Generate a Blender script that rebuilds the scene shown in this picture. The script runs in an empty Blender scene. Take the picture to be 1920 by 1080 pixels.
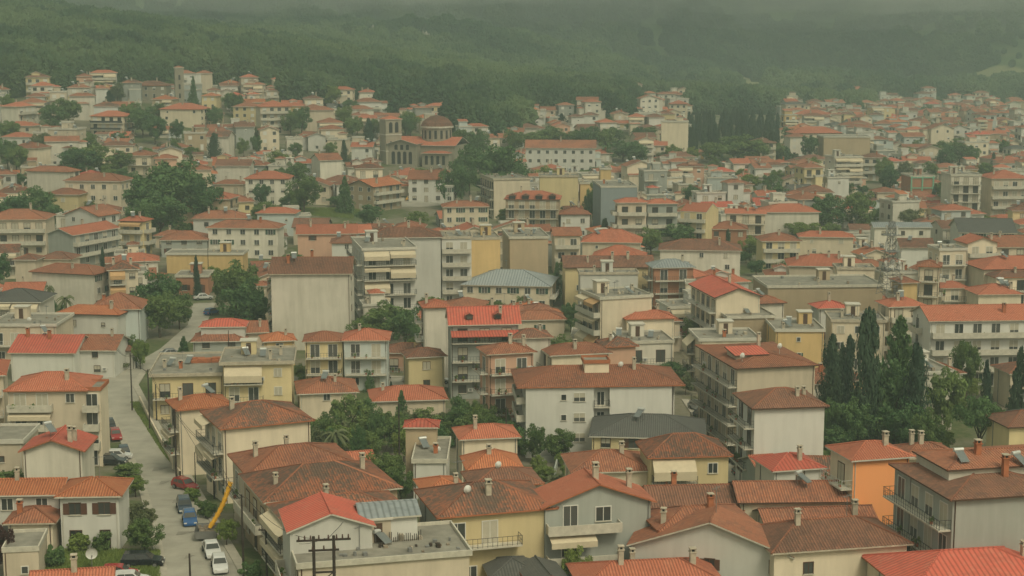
import bpy, bmesh, math, random
import numpy as np
from mathutils import Vector, Matrix, noise as mnoise

# ---------------------------------------------------------------- camera, light, exposure
scene = bpy.context.scene
COL = scene.collection
F = 3000.0                      # focal length in pixels of the 1920 px wide photograph
PITCH = math.atan(469 / F)
HC = 56.0                       # camera height above the street at its feet
cam_d = bpy.data.cameras.new('camera'); cam_d.sensor_width = 36.0; cam_d.lens = F / 1920 * 36
cam_d.clip_start = 1.0; cam_d.clip_end = 12000
cam = bpy.data.objects.new('camera', cam_d); COL.objects.link(cam)
cam.location = (0, 0, HC); cam.rotation_euler = (math.pi / 2 - PITCH, 0, 0)
scene.camera = cam

SUN_EL, SUN_AZ = math.radians(52), math.radians(148)      # overcast: a weak, very wide sun
world = bpy.data.worlds.new('World'); scene.world = world; world.use_nodes = True
wn = world.node_tree; wn.nodes.clear()
w_out = wn.nodes.new('ShaderNodeOutputWorld'); w_bg = wn.nodes.new('ShaderNodeBackground')
w_sky = wn.nodes.new('ShaderNodeTexSky'); w_sky.sky_type = 'NISHITA'; w_sky.sun_disc = False
w_sky.sun_elevation = SUN_EL; w_sky.sun_rotation = SUN_AZ; w_sky.dust_density = 4; w_sky.air_density = 1.0
w_hsv = wn.nodes.new('ShaderNodeHueSaturation'); w_hsv.inputs['Saturation'].default_value = 0.12
w_mul = wn.nodes.new('ShaderNodeMix'); w_mul.data_type = 'RGBA'; w_mul.blend_type = 'MULTIPLY'
w_mul.inputs['Factor'].default_value = 1.0; w_mul.inputs['B'].default_value = (1.0, 0.935, 0.70, 1)   # warm overcast cloud
wn.links.new(w_sky.outputs[0], w_hsv.inputs['Color']); wn.links.new(w_hsv.outputs[0], w_mul.inputs['A'])
wn.links.new(w_mul.outputs['Result'], w_bg.inputs['Color']); wn.links.new(w_bg.outputs[0], w_out.inputs['Surface'])
w_bg.inputs['Strength'].default_value = 0.092
sun_d = bpy.data.lights.new('sun', 'SUN'); sun_d.energy = 1.35; sun_d.angle = math.radians(18); sun_d.color = (1.0, 0.925, 0.70)
sun = bpy.data.objects.new('sun', sun_d); COL.objects.link(sun)
sd = Vector((math.sin(SUN_AZ) * math.cos(SUN_EL), math.cos(SUN_AZ) * math.cos(SUN_EL), math.sin(SUN_EL)))
sun.rotation_euler = sd.to_track_quat('Z', 'Y').to_euler()
scene.view_settings.view_transform = 'Standard'; scene.view_settings.look = 'None'
scene.view_settings.exposure = 0.58; scene.view_settings.gamma = 1.0; scene.view_settings.use_curve_mapping = False
scene.render.engine = 'CYCLES'
cy = scene.cycles; cy.use_denoising = True; cy.max_bounces = 4; cy.diffuse_bounces = 2; cy.glossy_bounces = 2
cy.transmission_bounces = 2; cy.volume_bounces = 1; cy.transparent_max_bounces = 4; cy.use_adaptive_sampling = True
cy.caustics_reflective = False; cy.caustics_refractive = False
HAZE_DENSITY = 0.00050
HAZE_COLOR = (0.645, 0.815, 0.845)
CLOUDS = [(430, 1650, 123, 360, 165, 44, .0055, 'pale low cloud resting on the mountain at the upper right', 1.0),
          (450, 1640, 121, 480, 240, 62, .0022, 'wide thin veil of mist around the upper right cloud', 2.0),
          (30, 1600, 119, 190, 115, 34, .0050, 'small low cloud over the middle of the mountain', 4.0),
          (20, 1590, 118, 300, 190, 52, .0018, 'thin veil of mist around the middle cloud', 5.0),
          (-260, 1390, 116, 260, 130, 40, .0026, 'faint mist hanging over the mountain at the upper left', 7.0)]

# ---------------------------------------------------------------- projection and terrain
SP, CP = math.sin(PITCH), math.cos(PITCH)
def ray(px, py):
    a, b = (px - 960) / F, (540 - py) / F
    v = Vector((a, CP + b * SP, -SP + b * CP)); return v / v.y
def proj(x, y, z):
    dz = y * CP - (z - HC) * SP; up = y * SP + (z - HC) * CP
    return 960 + F * x / dz, 540 - F * up / dz
def sm(a, b, t):
    t = min(1, max(0, (t - a) / (b - a))); return t * t * (3 - 2 * t)
def gz(x, y):
    z = 50 * (1 - sm(-20, 75, y)) - 5.5 * sm(165, 235, y) + 4.5 * sm(560, 950, y)
    z += 66 * math.exp(-((x + 400) ** 2 + (y - 960) ** 2) / (2 * 285 ** 2))
    yf = 1130 + 0.16 * x + 60 * math.sin(x / 210)
    t = y - yf
    if t > -150:
        t = max(0, t + 30)
        s = t * 0.10 + max(0, t - 300) * 0.10 + max(0, t - 900) * 0.1
        n = mnoise.fractal(Vector((x / 420, y / 420, 3.1)), 1.0, 2.1, 4)
        r = abs(mnoise.noise(Vector((x / 330 + y / 900, y / 520, 7.7))))
        z += s + min(1, t / 350) * (n * 52 + (0.3 - r) * 95 + mnoise.noise(Vector((x / 75, y / 110, 2.2))) * 9)
    return z
def hit(px, py, h=0.0, y0=125.0):
    """the point where the sight line through a pixel comes down to h metres above the ground"""
    r = ray(px, py); y = y0; st = 6.0
    while y < 4500:
        z = HC + r.z * y
        if z <= gz(r.x * y, y) + h:
            lo, hi = y - st, y
            for _ in range(14):
                m = (lo + hi) / 2
                if HC + r.z * m <= gz(r.x * m, m) + h: hi = m
                else: lo = m
            return Vector((r.x * hi, hi, HC + r.z * hi))
        y += st; st = max(6.0, y * 0.012)
    return Vector((r.x * 4000, 4000, gz(r.x * 4000, 4000) + h))

# ---------------------------------------------------------------- materials
def new_mat(name):
    m = bpy.data.materials.new(name); m.use_nodes = True
    nt = m.node_tree; b = nt.nodes['Principled BSDF']; b.inputs['Roughness'].default_value = 0.85
    b.inputs['Specular IOR Level'].default_value = 0.25
    return m, nt, b
def N(nt, t, **kw):
    n = nt.nodes.new(t)
    for k, v in kw.items():
        if k in n.inputs.keys(): n.inputs[k].default_value = v
        else: setattr(n, k, v)
    return n
def ramp(nt, fac, stops):
    r = nt.nodes.new('ShaderNodeValToRGB'); e = r.color_ramp.elements
    e[0].position, e[0].color = stops[0][0], (*stops[0][1], 1); e[1].position, e[1].color = stops[1][0], (*stops[1][1], 1)
    for p, c in stops[2:]:
        q = e.new(p); q.color = (*c, 1)
    nt.links.new(fac, r.inputs[0]); return r.outputs[0]
def mix(nt, f, a, b, blend='MIX'):
    m = nt.nodes.new('ShaderNodeMix'); m.data_type = 'RGBA'; m.blend_type = blend
    for k, v in (('Factor', f), ('A', a), ('B', b)):
        if isinstance(v, (int, float)): m.inputs[k].default_value = v
        elif isinstance(v, tuple): m.inputs[k].default_value = (*v, 1) if len(v) == 3 else v
        else: nt.links.new(v, m.inputs[k])
    return m.outputs['Result']
def noise_tex(nt, scale, vec=None, detail=4, rough=0.55):
    n = N(nt, 'ShaderNodeTexNoise', Scale=scale, Detail=detail, Roughness=rough)
    if vec is not None: nt.links.new(vec, n.inputs['Vector'])
    return n.outputs['Fac']
def mth(nt, op, a, b=None):
    m = nt.nodes.new('ShaderNodeMath'); m.operation = op
    for i, v in enumerate((a, b)):
        if v is None: continue
        if isinstance(v, (int, float)): m.inputs[i].default_value = v
        else: nt.links.new(v, m.inputs[i])
    return m.outputs[0]
def rnd(nt):
    a = nt.nodes.new('ShaderNodeAttribute'); a.attribute_name = 'variety'
    return mth(nt, 'FRACT', mth(nt, 'ADD', nt.nodes.new('ShaderNodeObjectInfo').outputs['Random'], a.outputs['Fac']))
def bump(nt, b, h, strength, dist):
    n = N(nt, 'ShaderNodeBump', Strength=strength, Distance=dist); nt.links.new(h, n.inputs['Height'])
    nt.links.new(n.outputs[0], b.inputs['Normal'])
def geo_pos(nt):
    return nt.nodes.new('ShaderNodeNewGeometry').outputs['Position']

def mk_wall(name, c, dirt=0.35):
    m, nt, b = new_mat(name)
    g = geo_pos(nt)
    mp = N(nt, 'ShaderNodeMapping'); mp.inputs['Scale'].default_value = (1, 1, 0.12); nt.links.new(g, mp.inputs['Vector'])
    streak = noise_tex(nt, 0.9, mp.outputs[0], 5, 0.6)
    big = noise_tex(nt, 0.16, g, 5, 0.65)
    dirty = tuple(v * k for v, k in zip(c, (0.50, 0.50, 0.47)))
    f = ramp(nt, mth(nt, 'ADD', mth(nt, 'MULTIPLY', streak, 0.6), mth(nt, 'MULTIPLY', big, 0.4)), [(0.42, (0, 0, 0)), (0.72, (1, 1, 1))])
    col = mix(nt, mth(nt, 'MULTIPLY', f, dirt), c, dirty)
    vo = N(nt, 'ShaderNodeTexVoronoi', Scale=0.33); nt.links.new(g, vo.inputs['Vector'])
    sepc = nt.nodes.new('ShaderNodeSeparateColor'); nt.links.new(vo.outputs['Color'], sepc.inputs[0])
    patch = ramp(nt, sepc.outputs[0], [(0.80, (0, 0, 0)), (0.82, (1, 1, 1))])
    col = mix(nt, mth(nt, 'MULTIPLY', patch, dirt * .28), col, tuple(v * .72 for v in c))
    v = mth(nt, 'ADD', mth(nt, 'MULTIPLY', rnd(nt), 0.24), 0.86)
    hs = N(nt, 'ShaderNodeHueSaturation'); nt.links.new(v, hs.inputs['Value']); nt.links.new(col, hs.inputs['Color'])
    nt.links.new(hs.outputs[0], b.inputs['Base Color'])
    # repaired and repainted patches
    bump(nt, b, noise_tex(nt, 5, g, 3), 0.12, 0.02)
    return m
WALL = {k: mk_wall('plaster_' + k, c, d) for k, c, d in [
    ('white', (0.645, 0.63, 0.575), .34), ('cream', (0.75, 0.645, 0.49), .45), ('beige', (0.65, 0.555, 0.425), .55), ('yellow', (0.70, 0.575, 0.33), .38),
    ('ochre', (0.64, 0.45, 0.21), .45), ('grey', (0.37, 0.385, 0.35), .45), ('orange', (0.90, 0.37, 0.15), .12), ('pink', (0.62, 0.38, 0.27), .35),
    ('tan', (0.46, 0.36, 0.24), .35), ('bluewhite', (0.56, 0.60, 0.575), .3), ('brick', (0.42, 0.20, 0.12), .4), ('bluegrey', (0.27, 0.31, 0.32), .25),
    ('stone', (0.33, 0.30, 0.23), .6), ('pale', (0.71, 0.66, 0.56), .6), ('darkgrey', (0.17, 0.175, 0.17), .3), ('green', (0.30, 0.50, 0.34), .3)]}

def mk_roof(name, c1, c2, c3, mott=0.5, period=0.30, rel=1.0):
    """clay pantiles: columns and courses follow the roof's own UV (metres along and up the slope)"""
    m, nt, b = new_mat(name)
    uv = nt.nodes.new('ShaderNodeUVMap').outputs[0]
    sx = nt.nodes.new('ShaderNodeSeparateXYZ'); nt.links.new(uv, sx.inputs[0])
    su = mth(nt, 'SINE', mth(nt, 'MULTIPLY', sx.outputs[0], 2 * math.pi / period))
    sv = mth(nt, 'FRACT', mth(nt, 'DIVIDE', sx.outputs[1], 0.38))
    h = mth(nt, 'ADD', mth(nt, 'MULTIPLY', su, 0.5), mth(nt, 'MULTIPLY', sv, 0.35))
    bump(nt, b, h, rel, 0.09)
    g = geo_pos(nt); r = rnd(nt)
    ofs = N(nt, 'ShaderNodeVectorMath'); ofs.operation = 'ADD'; nt.links.new(g, ofs.inputs[0])
    cb = nt.nodes.new('ShaderNodeCombineXYZ'); nt.links.new(mth(nt, 'MULTIPLY', r, 57), cb.inputs[0]); nt.links.new(cb.outputs[0], ofs.inputs[1])
    big = noise_tex(nt, 0.20, ofs.outputs[0], 6, 0.62)
    # single tiles: cell noise in tile coordinates
    tc = nt.nodes.new('ShaderNodeCombineXYZ')
    nt.links.new(mth(nt, 'FLOOR', mth(nt, 'DIVIDE', sx.outputs[0], period)), tc.inputs[0])
    nt.links.new(mth(nt, 'FLOOR', mth(nt, 'DIVIDE', sx.outputs[1], 0.38)), tc.inputs[1])
    wn_ = N(nt, 'ShaderNodeTexWhiteNoise'); wn_.noise_dimensions = '2D'; nt.links.new(tc.outputs[0], wn_.inputs['Vector'])
    f1 = mth(nt, 'ADD', big, mth(nt, 'MULTIPLY', mth(nt, 'SUBTRACT', wn_.outputs[0], 0.5), 0.22))
    col = mix(nt, ramp(nt, f1, [(0.60 - 0.3 * mott, (0, 0, 0)), (0.80 - 0.25 * mott, (1, 1, 1))]), c1, c2)
    col = mix(nt, ramp(nt, noise_tex(nt, 1.1, g, 5, 0.7), [(0.52, (0, 0, 0)), (0.78, (1, 1, 1))]), col, c3)
    groove_shade = mth(nt, 'MULTIPLY', mth(nt, 'POWER', mth(nt, 'SUBTRACT', 0.5, mth(nt, 'MULTIPLY', su, 0.5)), 3.0), 0.55)   # shade of the channels painted into the colour, backing up the weak bump
    col = mix(nt, groove_shade, col, tuple(v * 0.32 for v in c2))
    v = mth(nt, 'ADD', mth(nt, 'MULTIPLY', rnd(nt), 0.30), 0.84)
    hs = N(nt, 'ShaderNodeHueSaturation'); nt.links.new(v, hs.inputs['Value']); nt.links.new(col, hs.inputs['Color'])
    nt.links.new(hs.outputs[0], b.inputs['Base Color'])
    return m
ROOF = {
    'red': mk_roof('tiles_bright_red', (0.56, 0.185, 0.11), (0.42, 0.145, 0.09), (0.62, 0.26, 0.16), .3),
    'terra': mk_roof('tiles_terracotta', (0.42, 0.165, 0.095), (0.27, 0.125, 0.085), (0.50, 0.24, 0.14), .5),
    'brown': mk_roof('tiles_brown', (0.28, 0.135, 0.090), (0.18, 0.100, 0.072), (0.38, 0.18, 0.11), .6),
    'weath': mk_roof('tiles_weathered', (0.42, 0.155, 0.085), (0.155, 0.105, 0.08), (0.30, 0.15, 0.10), .85),
    'slate': mk_roof('tiles_slate_grey', (0.125, 0.125, 0.115), (0.10, 0.10, 0.095), (0.15, 0.145, 0.13), .4, rel=.5),
    'metal': mk_roof('sheet_metal_red', (0.54, 0.125, 0.085), (0.44, 0.115, 0.08), (0.50, 0.19, 0.13), .5, period=0.5, rel=.25),
    'orange': mk_roof('tiles_orange', (0.56, 0.20, 0.095), (0.44, 0.15, 0.08), (0.60, 0.27, 0.14), .4),
    'sheetgrey': mk_roof('sheet_metal_grey', (0.30, 0.33, 0.34), (0.24, 0.27, 0.28), (0.34, 0.36, 0.35), .4, period=0.6, rel=.25),
}
def mk_plain(name, c, rough=0.8, metal=0.0, spec=0.25, var=0.25, sc=1.5, bmp=0.0):
    m, nt, b = new_mat(name)
    n = noise_tex(nt, sc, geo_pos(nt), 5, 0.6)
    col = mix(nt, ramp(nt, n, [(0.3, (0, 0, 0)), (0.75, (1, 1, 1))]), c, tuple(v * (1 - var) for v in c))
    nt.links.new(col, b.inputs['Base Color']); b.inputs['Roughness'].default_value = rough
    b.inputs['Metallic'].default_value = metal; b.inputs['Specular IOR Level'].default_value = spec
    if bmp: bump(nt, b, n, 0.5, bmp)
    return m
M = {
    'conc': mk_plain('flat_roof_concrete', (0.32, 0.30, 0.25), .9, var=.5, sc=.5), 'trim': mk_plain('white_trim', (0.60, 0.57, 0.49), .7, var=.15),
    'slab': mk_plain('balcony_concrete', (0.62, 0.58, 0.48), .85, var=.3), 'rail': mk_plain('iron_railing', (0.05, 0.05, 0.05), .6), 'railw': mk_plain('white_railing', (0.6, 0.6, 0.56), .6),
    'awn': mk_plain('cream_canvas', (0.62, 0.53, 0.38), .9, var=.15), 'awno': mk_plain('ochre_canvas', (0.55, 0.34, 0.17), .9, var=.15), 'chim': mk_plain('chimney_render', (0.56, 0.49, 0.38), .9, var=.4),
    'brickc': mk_plain('chimney_brick', (0.48, 0.17, 0.08), .9, var=.4), 'tankm': mk_plain('tank_steel', (0.62, 0.63, 0.60), .4, 0.3, .5, .1), 'collector': mk_plain('solar_glass', (0.17, 0.19, 0.19), .25, 0, .5, .1),
    'frame': mk_plain('white_window_frame', (0.70, 0.68, 0.62), .5, var=.1), 'framed': mk_plain('brown_window_frame', (0.10, 0.055, 0.035), .6, var=.2), 'shut': mk_plain('roller_shutter', (0.50, 0.46, 0.36), .7, var=.15),
    'shutb': mk_plain('brown_shutter', (0.13, 0.06, 0.04), .7), 'shutg': mk_plain('green_shutter', (0.05, 0.10, 0.07), .7), 'dark': mk_plain('dark_opening', (0.035, 0.035, 0.035), .9),
    'wood': mk_plain('pole_wood', (0.06, 0.045, 0.035), .9, var=.4), 'iron': mk_plain('galvanised_iron', (0.25, 0.25, 0.24), .5, .3, .5), 'rubber': mk_plain('tyre_rubber', (0.02, 0.02, 0.02), .9),
    'bark': mk_plain('bark', (0.10, 0.075, 0.05), .95, var=.5, sc=6, bmp=.05), 'yellow': mk_plain('chute_yellow_plastic', (0.80, 0.42, 0.03), .5, var=.15), 'ceram': mk_plain('insulator', (0.10, 0.06, 0.05), .3),
    'asph': mk_plain('worn_asphalt', (0.41, 0.385, 0.32), .95, var=.32, sc=.35, bmp=.01), 'pave': mk_plain('pavement', (0.45, 0.415, 0.34), .95, var=.3, sc=1.0), 'kerb': mk_plain('kerb_stone', (0.42, 0.39, 0.31), .95, var=.3, sc=1.0),
    'red': mk_plain('red_plastic', (0.55, 0.06, 0.04), .5), 'white': mk_plain('white_enamel', (0.62, 0.61, 0.56), .5, var=.1), 'patch': mk_plain('asphalt_patch', (0.29, 0.27, 0.225), .95, var=.3, sc=1.2),
    'green': mk_plain('green_paint', (0.22, 0.50, 0.34), .7), 'rock': mk_plain('pale_cliff', (0.38, 0.36, 0.30), .95, var=.5, sc=.15, bmp=.5), 'rubble': mk_plain('rubble', (0.34, 0.28, 0.21), .95, var=.6, sc=2),
    'orangep': mk_plain('orange_plaster', (0.70, 0.27, 0.07), .85), 'door_y': mk_plain('yellow_door', (0.72, 0.36, 0.06), .6), 'plum': mk_plain('x', (0.1, 0.05, 0.05)),
}
def mk_glass():
    m, nt, b = new_mat('window_glass')
    c = mix(nt, rnd(nt), (0.03, 0.035, 0.035), (0.11, 0.11, 0.10))
    nt.links.new(c, b.inputs['Base Color']); b.inputs['Roughness'].default_value = 0.12; b.inputs['Specular IOR Level'].default_value = 0.5
    return m
M['glass'] = mk_glass()
def mk_leaf(name, c1, c2, c3=None, transl=0.25):
    m, nt, b = new_mat(name)
    g = geo_pos(nt)
    stands = noise_tex(nt, 0.011, g, 5, 0.6) if c3 else None          # different woods on the slope
    r = rnd(nt)
    n = noise_tex(nt, 0.5, g, 4, 0.6); n2 = noise_tex(nt, 4.0, g, 2, 0.6)
    f = mth(nt, 'ADD', mth(nt, 'MULTIPLY', n, 0.9), mth(nt, 'ADD', mth(nt, 'MULTIPLY', r, 0.35), mth(nt, 'MULTIPLY', n2, 0.25)))
    col = ramp(nt, f, [(0.42, c1), (1.05, c2)])
    if c3: col = mix(nt, ramp(nt, stands, [(0.44, (0, 0, 0)), (0.60, (1, 1, 1))]), col, c3)
    nt.links.new(col, b.inputs['Base Color']); b.inputs['Roughness'].default_value = 0.65
    b.inputs['Specular IOR Level'].default_value = 0.2
    t = nt.nodes.new('ShaderNodeBsdfTranslucent'); nt.links.new(col, t.inputs[0])
    mx = nt.nodes.new('ShaderNodeMixShader'); mx.inputs[0].default_value = transl
    nt.links.new(b.outputs[0], mx.inputs[1]); nt.links.new(t.outputs[0], mx.inputs[2])
    nt.links.new(mx.outputs[0], nt.nodes['Material Output'].inputs[0])
    return m
LEAF = {
    'broad': mk_leaf('leaves_broad', (0.080, 0.140, 0.045), (0.195, 0.265, 0.085)),
    'fresh': mk_leaf('leaves_fresh', (0.12, 0.19, 0.045), (0.25, 0.31, 0.085)),
    'dark': mk_leaf('leaves_dark', (0.055, 0.128, 0.050), (0.140, 0.225, 0.082)),
    'cypress': mk_leaf('needles_cypress', (0.024, 0.054, 0.033), (0.058, 0.096, 0.050), transl=.1),
    'olive': mk_leaf('leaves_olive', (0.10, 0.13, 0.06), (0.20, 0.22, 0.11)),
    'plum': mk_leaf('leaves_plum', (0.045, 0.02, 0.02), (0.11, 0.05, 0.045)),
    'forest': mk_leaf('leaves_forest', (0.012, 0.040, 0.018), (0.060, 0.115, 0.042), (0.13, 0.185, 0.075)),
}
def meadow(px, py, w, h):
    a, b, t = hit(px - w, py), hit(px + w, py), hit(px, py - h); m = hit(px, py)
    return (m.x, m.y, (b.x - a.x) / 2 * 1.5, max(60, (t.y - m.y) * 1.6))
MEADOWS = [meadow(1865, 152, 75, 16), meadow(1400, 160, 60, 16), meadow(1260, 172, 40, 8), meadow(820, 168, 26, 8)]
def in_meadow(x, y): return any(((x - c) / a) ** 2 + ((y - d) / b) ** 2 < .38 for c, d, a, b in MEADOWS)
def mk_ground():
    m, nt, b = new_mat('ground_cover')
    g = geo_pos(nt); sx = nt.nodes.new('ShaderNodeSeparateXYZ'); nt.links.new(g, sx.inputs[0])
    n1 = noise_tex(nt, 0.05, g, 6, 0.65); n2 = noise_tex(nt, 0.9, g, 5, 0.7)
    town = mix(nt, ramp(nt, n1, [(0.46, (0, 0, 0)), (0.56, (1, 1, 1))]), (0.20, 0.18, 0.135), (0.075, 0.105, 0.035))
    town = mix(nt, ramp(nt, n2, [(0.45, (0, 0, 0)), (0.7, (1, 1, 1))]), town, (0.15, 0.14, 0.075))
    n3 = noise_tex(nt, 0.0045, g, 6, 0.6); n4 = noise_tex(nt, 0.03, g, 5, 0.7)
    mt = mix(nt, ramp(nt, n3, [(0.55, (0, 0, 0)), (0.66, (1, 1, 1))]), (0.085, 0.135, 0.045), (0.27, 0.26, 0.13))
    mt = mix(nt, ramp(nt, n4, [(0.5, (0, 0, 0)), (0.75, (1, 1, 1))]), mt, (0.15, 0.21, 0.08))
    for cx, cy, rx, ry in MEADOWS:                                  # open grass on the slope
        mp = N(nt, 'ShaderNodeMapping'); mp.vector_type = 'TEXTURE'; mp.inputs['Location'].default_value = (cx, cy, 0); mp.inputs['Scale'].default_value = (rx, ry, 4000); nt.links.new(g, mp.inputs['Vector'])
        gr = nt.nodes.new('ShaderNodeTexGradient'); gr.gradient_type = 'SPHERICAL'; nt.links.new(mp.outputs[0], gr.inputs[0])
        mk = ramp(nt, mth(nt, 'ADD', gr.outputs['Fac'], mth(nt, 'MULTIPLY', n4, .3)), [(0.30, (0, 0, 0)), (0.42, (1, 1, 1))])
        mt = mix(nt, mk, mt, mix(nt, n4, (0.20, 0.24, 0.10), (0.36, 0.32, 0.17)))
    f = ramp(nt, mth(nt, 'DIVIDE', sx.outputs[1], 2000), [(0.50, (0, 0, 0)), (0.58, (1, 1, 1))])
    nt.links.new(mix(nt, f, town, mt), b.inputs['Base Color'])
    bump(nt, b, n2, 0.5, 0.15); b.inputs['Roughness'].default_value = 0.95
    return m
M['ground'] = mk_ground()
def paint(name, c):
    m, nt, b = new_mat(name); b.inputs['Base Color'].default_value = (*c, 1); b.inputs['Roughness'].default_value = 0.25
    b.inputs['Specular IOR Level'].default_value = 0.5; b.inputs['Coat Weight'].default_value = 0.5
    n = noise_tex(nt, 2.0, geo_pos(nt)); nt.links.new(mix(nt, n, c, tuple(v * .75 for v in c)), b.inputs['Base Color'])
    return m

# ---------------------------------------------------------------- mesh helpers
class MB:
    def __init__(s): s.v = []; s.f = []; s.m = []; s.uv = []
    def face(s, pts, mat=0, uv=None):
        n = len(s.v); s.v += [tuple(p) for p in pts]; s.f.append(tuple(range(n, n + len(pts)))); s.m.append(mat)
        s.uv.append(uv or [(p[0] + p[1], p[2]) for p in pts])
    def box(s, x0, y0, z0, x1, y1, z1, mat=0, skip=''):
        a = [(x0, y0), (x1, y0), (x1, y1), (x0, y1)]
        for i in range(4):
            p, q = a[i], a[(i + 1) % 4]
            if 'FRBL'[i] in skip: continue
            s.face([(*p, z0), (*q, z0), (*q, z1), (*p, z1)], mat)
        if 'T' not in skip: s.face([(*p, z1) for p in a], mat)
        if 'U' not in skip: s.face([(*p, z0) for p in reversed(a)], mat)
        return s
    def tube(s, p0, p1, r0, r1=None, n=8, mat=0, caps=True):
        p0, p1 = Vector(p0), Vector(p1); r1 = r0 if r1 is None else r1
        d = (p1 - p0).normalized(); a = d.orthogonal().normalized(); b = d.cross(a)
        A = [p0 + (a * math.cos(t) + b * math.sin(t)) * r0 for t in [i * 2 * math.pi / n for i in range(n)]]
        B = [p1 + (a * math.cos(t) + b * math.sin(t)) * r1 for t in [i * 2 * math.pi / n for i in range(n)]]
        for i in range(n): s.face([A[i], A[(i + 1) % n], B[(i + 1) % n], B[i]], mat)
        if caps: s.face(list(reversed(A)), mat); s.face(B, mat)
        return s
    def mesh(s, name, mats):
        me = bpy.data.meshes.new(name); me.from_pydata(s.v, [], s.f)
        for m in mats: me.materials.append(m)
        me.polygons.foreach_set('material_index', s.m)
        l = me.uv_layers.new(name='UVMap'); l.data.foreach_set('uv', [c for u in s.uv for p in u for c in p])
        me.update(); return me
    def build(s, name, mats, parent=None, loc=(0, 0, 0), rz=0):
        return link(name, s.mesh(name, mats), parent, loc, rz)
def link(name, me, parent=None, loc=(0, 0, 0), rz=0, scale=None):
    o = bpy.data.objects.new(name, me); COL.objects.link(o); o.location = loc
    if rz: o.rotation_euler = (0, 0, rz)
    if scale: o.scale = scale
    if parent is not None: o.parent = parent
    return o
def empty(name, loc, rz=0):
    o = bpy.data.objects.new(name, None); COL.objects.link(o); o.location = loc; o.rotation_euler = (0, 0, rz); o.empty_display_size = 0.5
    return o
def tag(o, label=None, cat=None, group=None, kind=None):
    for k, v in (('label', label), ('category', cat), ('group', group), ('kind', kind)):
        if v: o[k] = v
    return o
THINGS = []      # (object, description, label or None, screen x, screen y, world position, category noun)
def register(o, desc, label, cat, group, pos, lm=None):
    sx, sy = proj(pos[0], pos[1], pos[2])
    o['category'] = cat
    if group: o['group'] = group
    THINGS.append(dict(o=o, desc=desc, label=label, sx=sx, sy=sy, pos=Vector(pos), lm=lm))

# ---------------------------------------------------------------- the setting: ground, mountain
def build_terrain():
    ys = []; y = -60.0
    while y < 4300:
        ys.append(y); y += 5 if y < 350 else max(7, (y - 350) * 0.022 + 7)
    nx = 150; V = []; Fc = []
    for y in ys:
        half = 130 + max(0, y) * 0.46
        for i in range(nx + 1):
            x = -half + 2 * half * i / nx; V.append((x, y, gz(x, y)))
    k = nx + 1
    for j in range(len(ys) - 1):
        for i in range(nx): Fc.append((j * k + i, j * k + i + 1, (j + 1) * k + i + 1, (j + 1) * k + i))
    me = bpy.data.meshes.new('ground'); me.from_pydata(V, [], Fc); me.materials.append(M['ground'])
    me.polygons.foreach_set('use_smooth', [True] * len(Fc)); me.update()
    tag(link('ground', me), kind='structure')
build_terrain()
def ribbon(name, L, R, mat, lift, n=10, kind='structure', zfun=None):
    """a strip between two picture polylines that lie on the ground"""
    mb = MB(); rows = []
    for (a, b), (c, d) in zip(zip(L, L[1:]), zip(R, R[1:])):
        for i in range(n):
            t = i / n
            rows.append(((a[0] + (b[0] - a[0]) * t, a[1] + (b[1] - a[1]) * t), (c[0] + (d[0] - c[0]) * t, c[1] + (d[1] - c[1]) * t)))
    rows.append((L[-1], R[-1]))
    P = []
    for l, r in rows:
        p, q = hit(*l), hit(*r); line = []
        for i in range(9):
            w = p.lerp(q, i / 8); line.append(Vector((w.x, w.y, gz(w.x, w.y) + lift)))
        P.append(line)
    for A, B in zip(P, P[1:]):
        for i in range(8): mb.face([A[i], A[i + 1], B[i + 1], B[i]], 0)
    o = mb.build(name, [mat]); tag(o, kind=kind); return P
ROADS = []
def road(name, L, R, mat='asph', lift=0.06, kerb=True, n=10):
    P = ribbon(name, L, R, M[mat], lift, n)
    if kerb:
        for side in (0, -1):
            mb = MB(); e = [r[side] for r in P]; inner = [r[1 if side == 0 else -2] for r in P]
            for a, b, ia, ib in zip(e, e[1:], inner, inner[1:]):
                oa = (a - ia).normalized() * 1.1; ob = (b - ib).normalized() * 1.1; z = Vector((0, 0, .10)); d = Vector((0, 0, -.6))
                mb.face([a + d, b + d, b + z, a + z], 0) ; mb.face([a + z, b + z, b + z + ob, a + z + oa], 1); mb.face([a + z + oa, b + z + ob, b + ob + d, a + oa + d], 0)
            tag(mb.build('pavement', [M['kerb'], M['pave']]), kind='structure')
    for r in P: ROADS.extend([r[0], r[4], r[8]])
    return P

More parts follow.
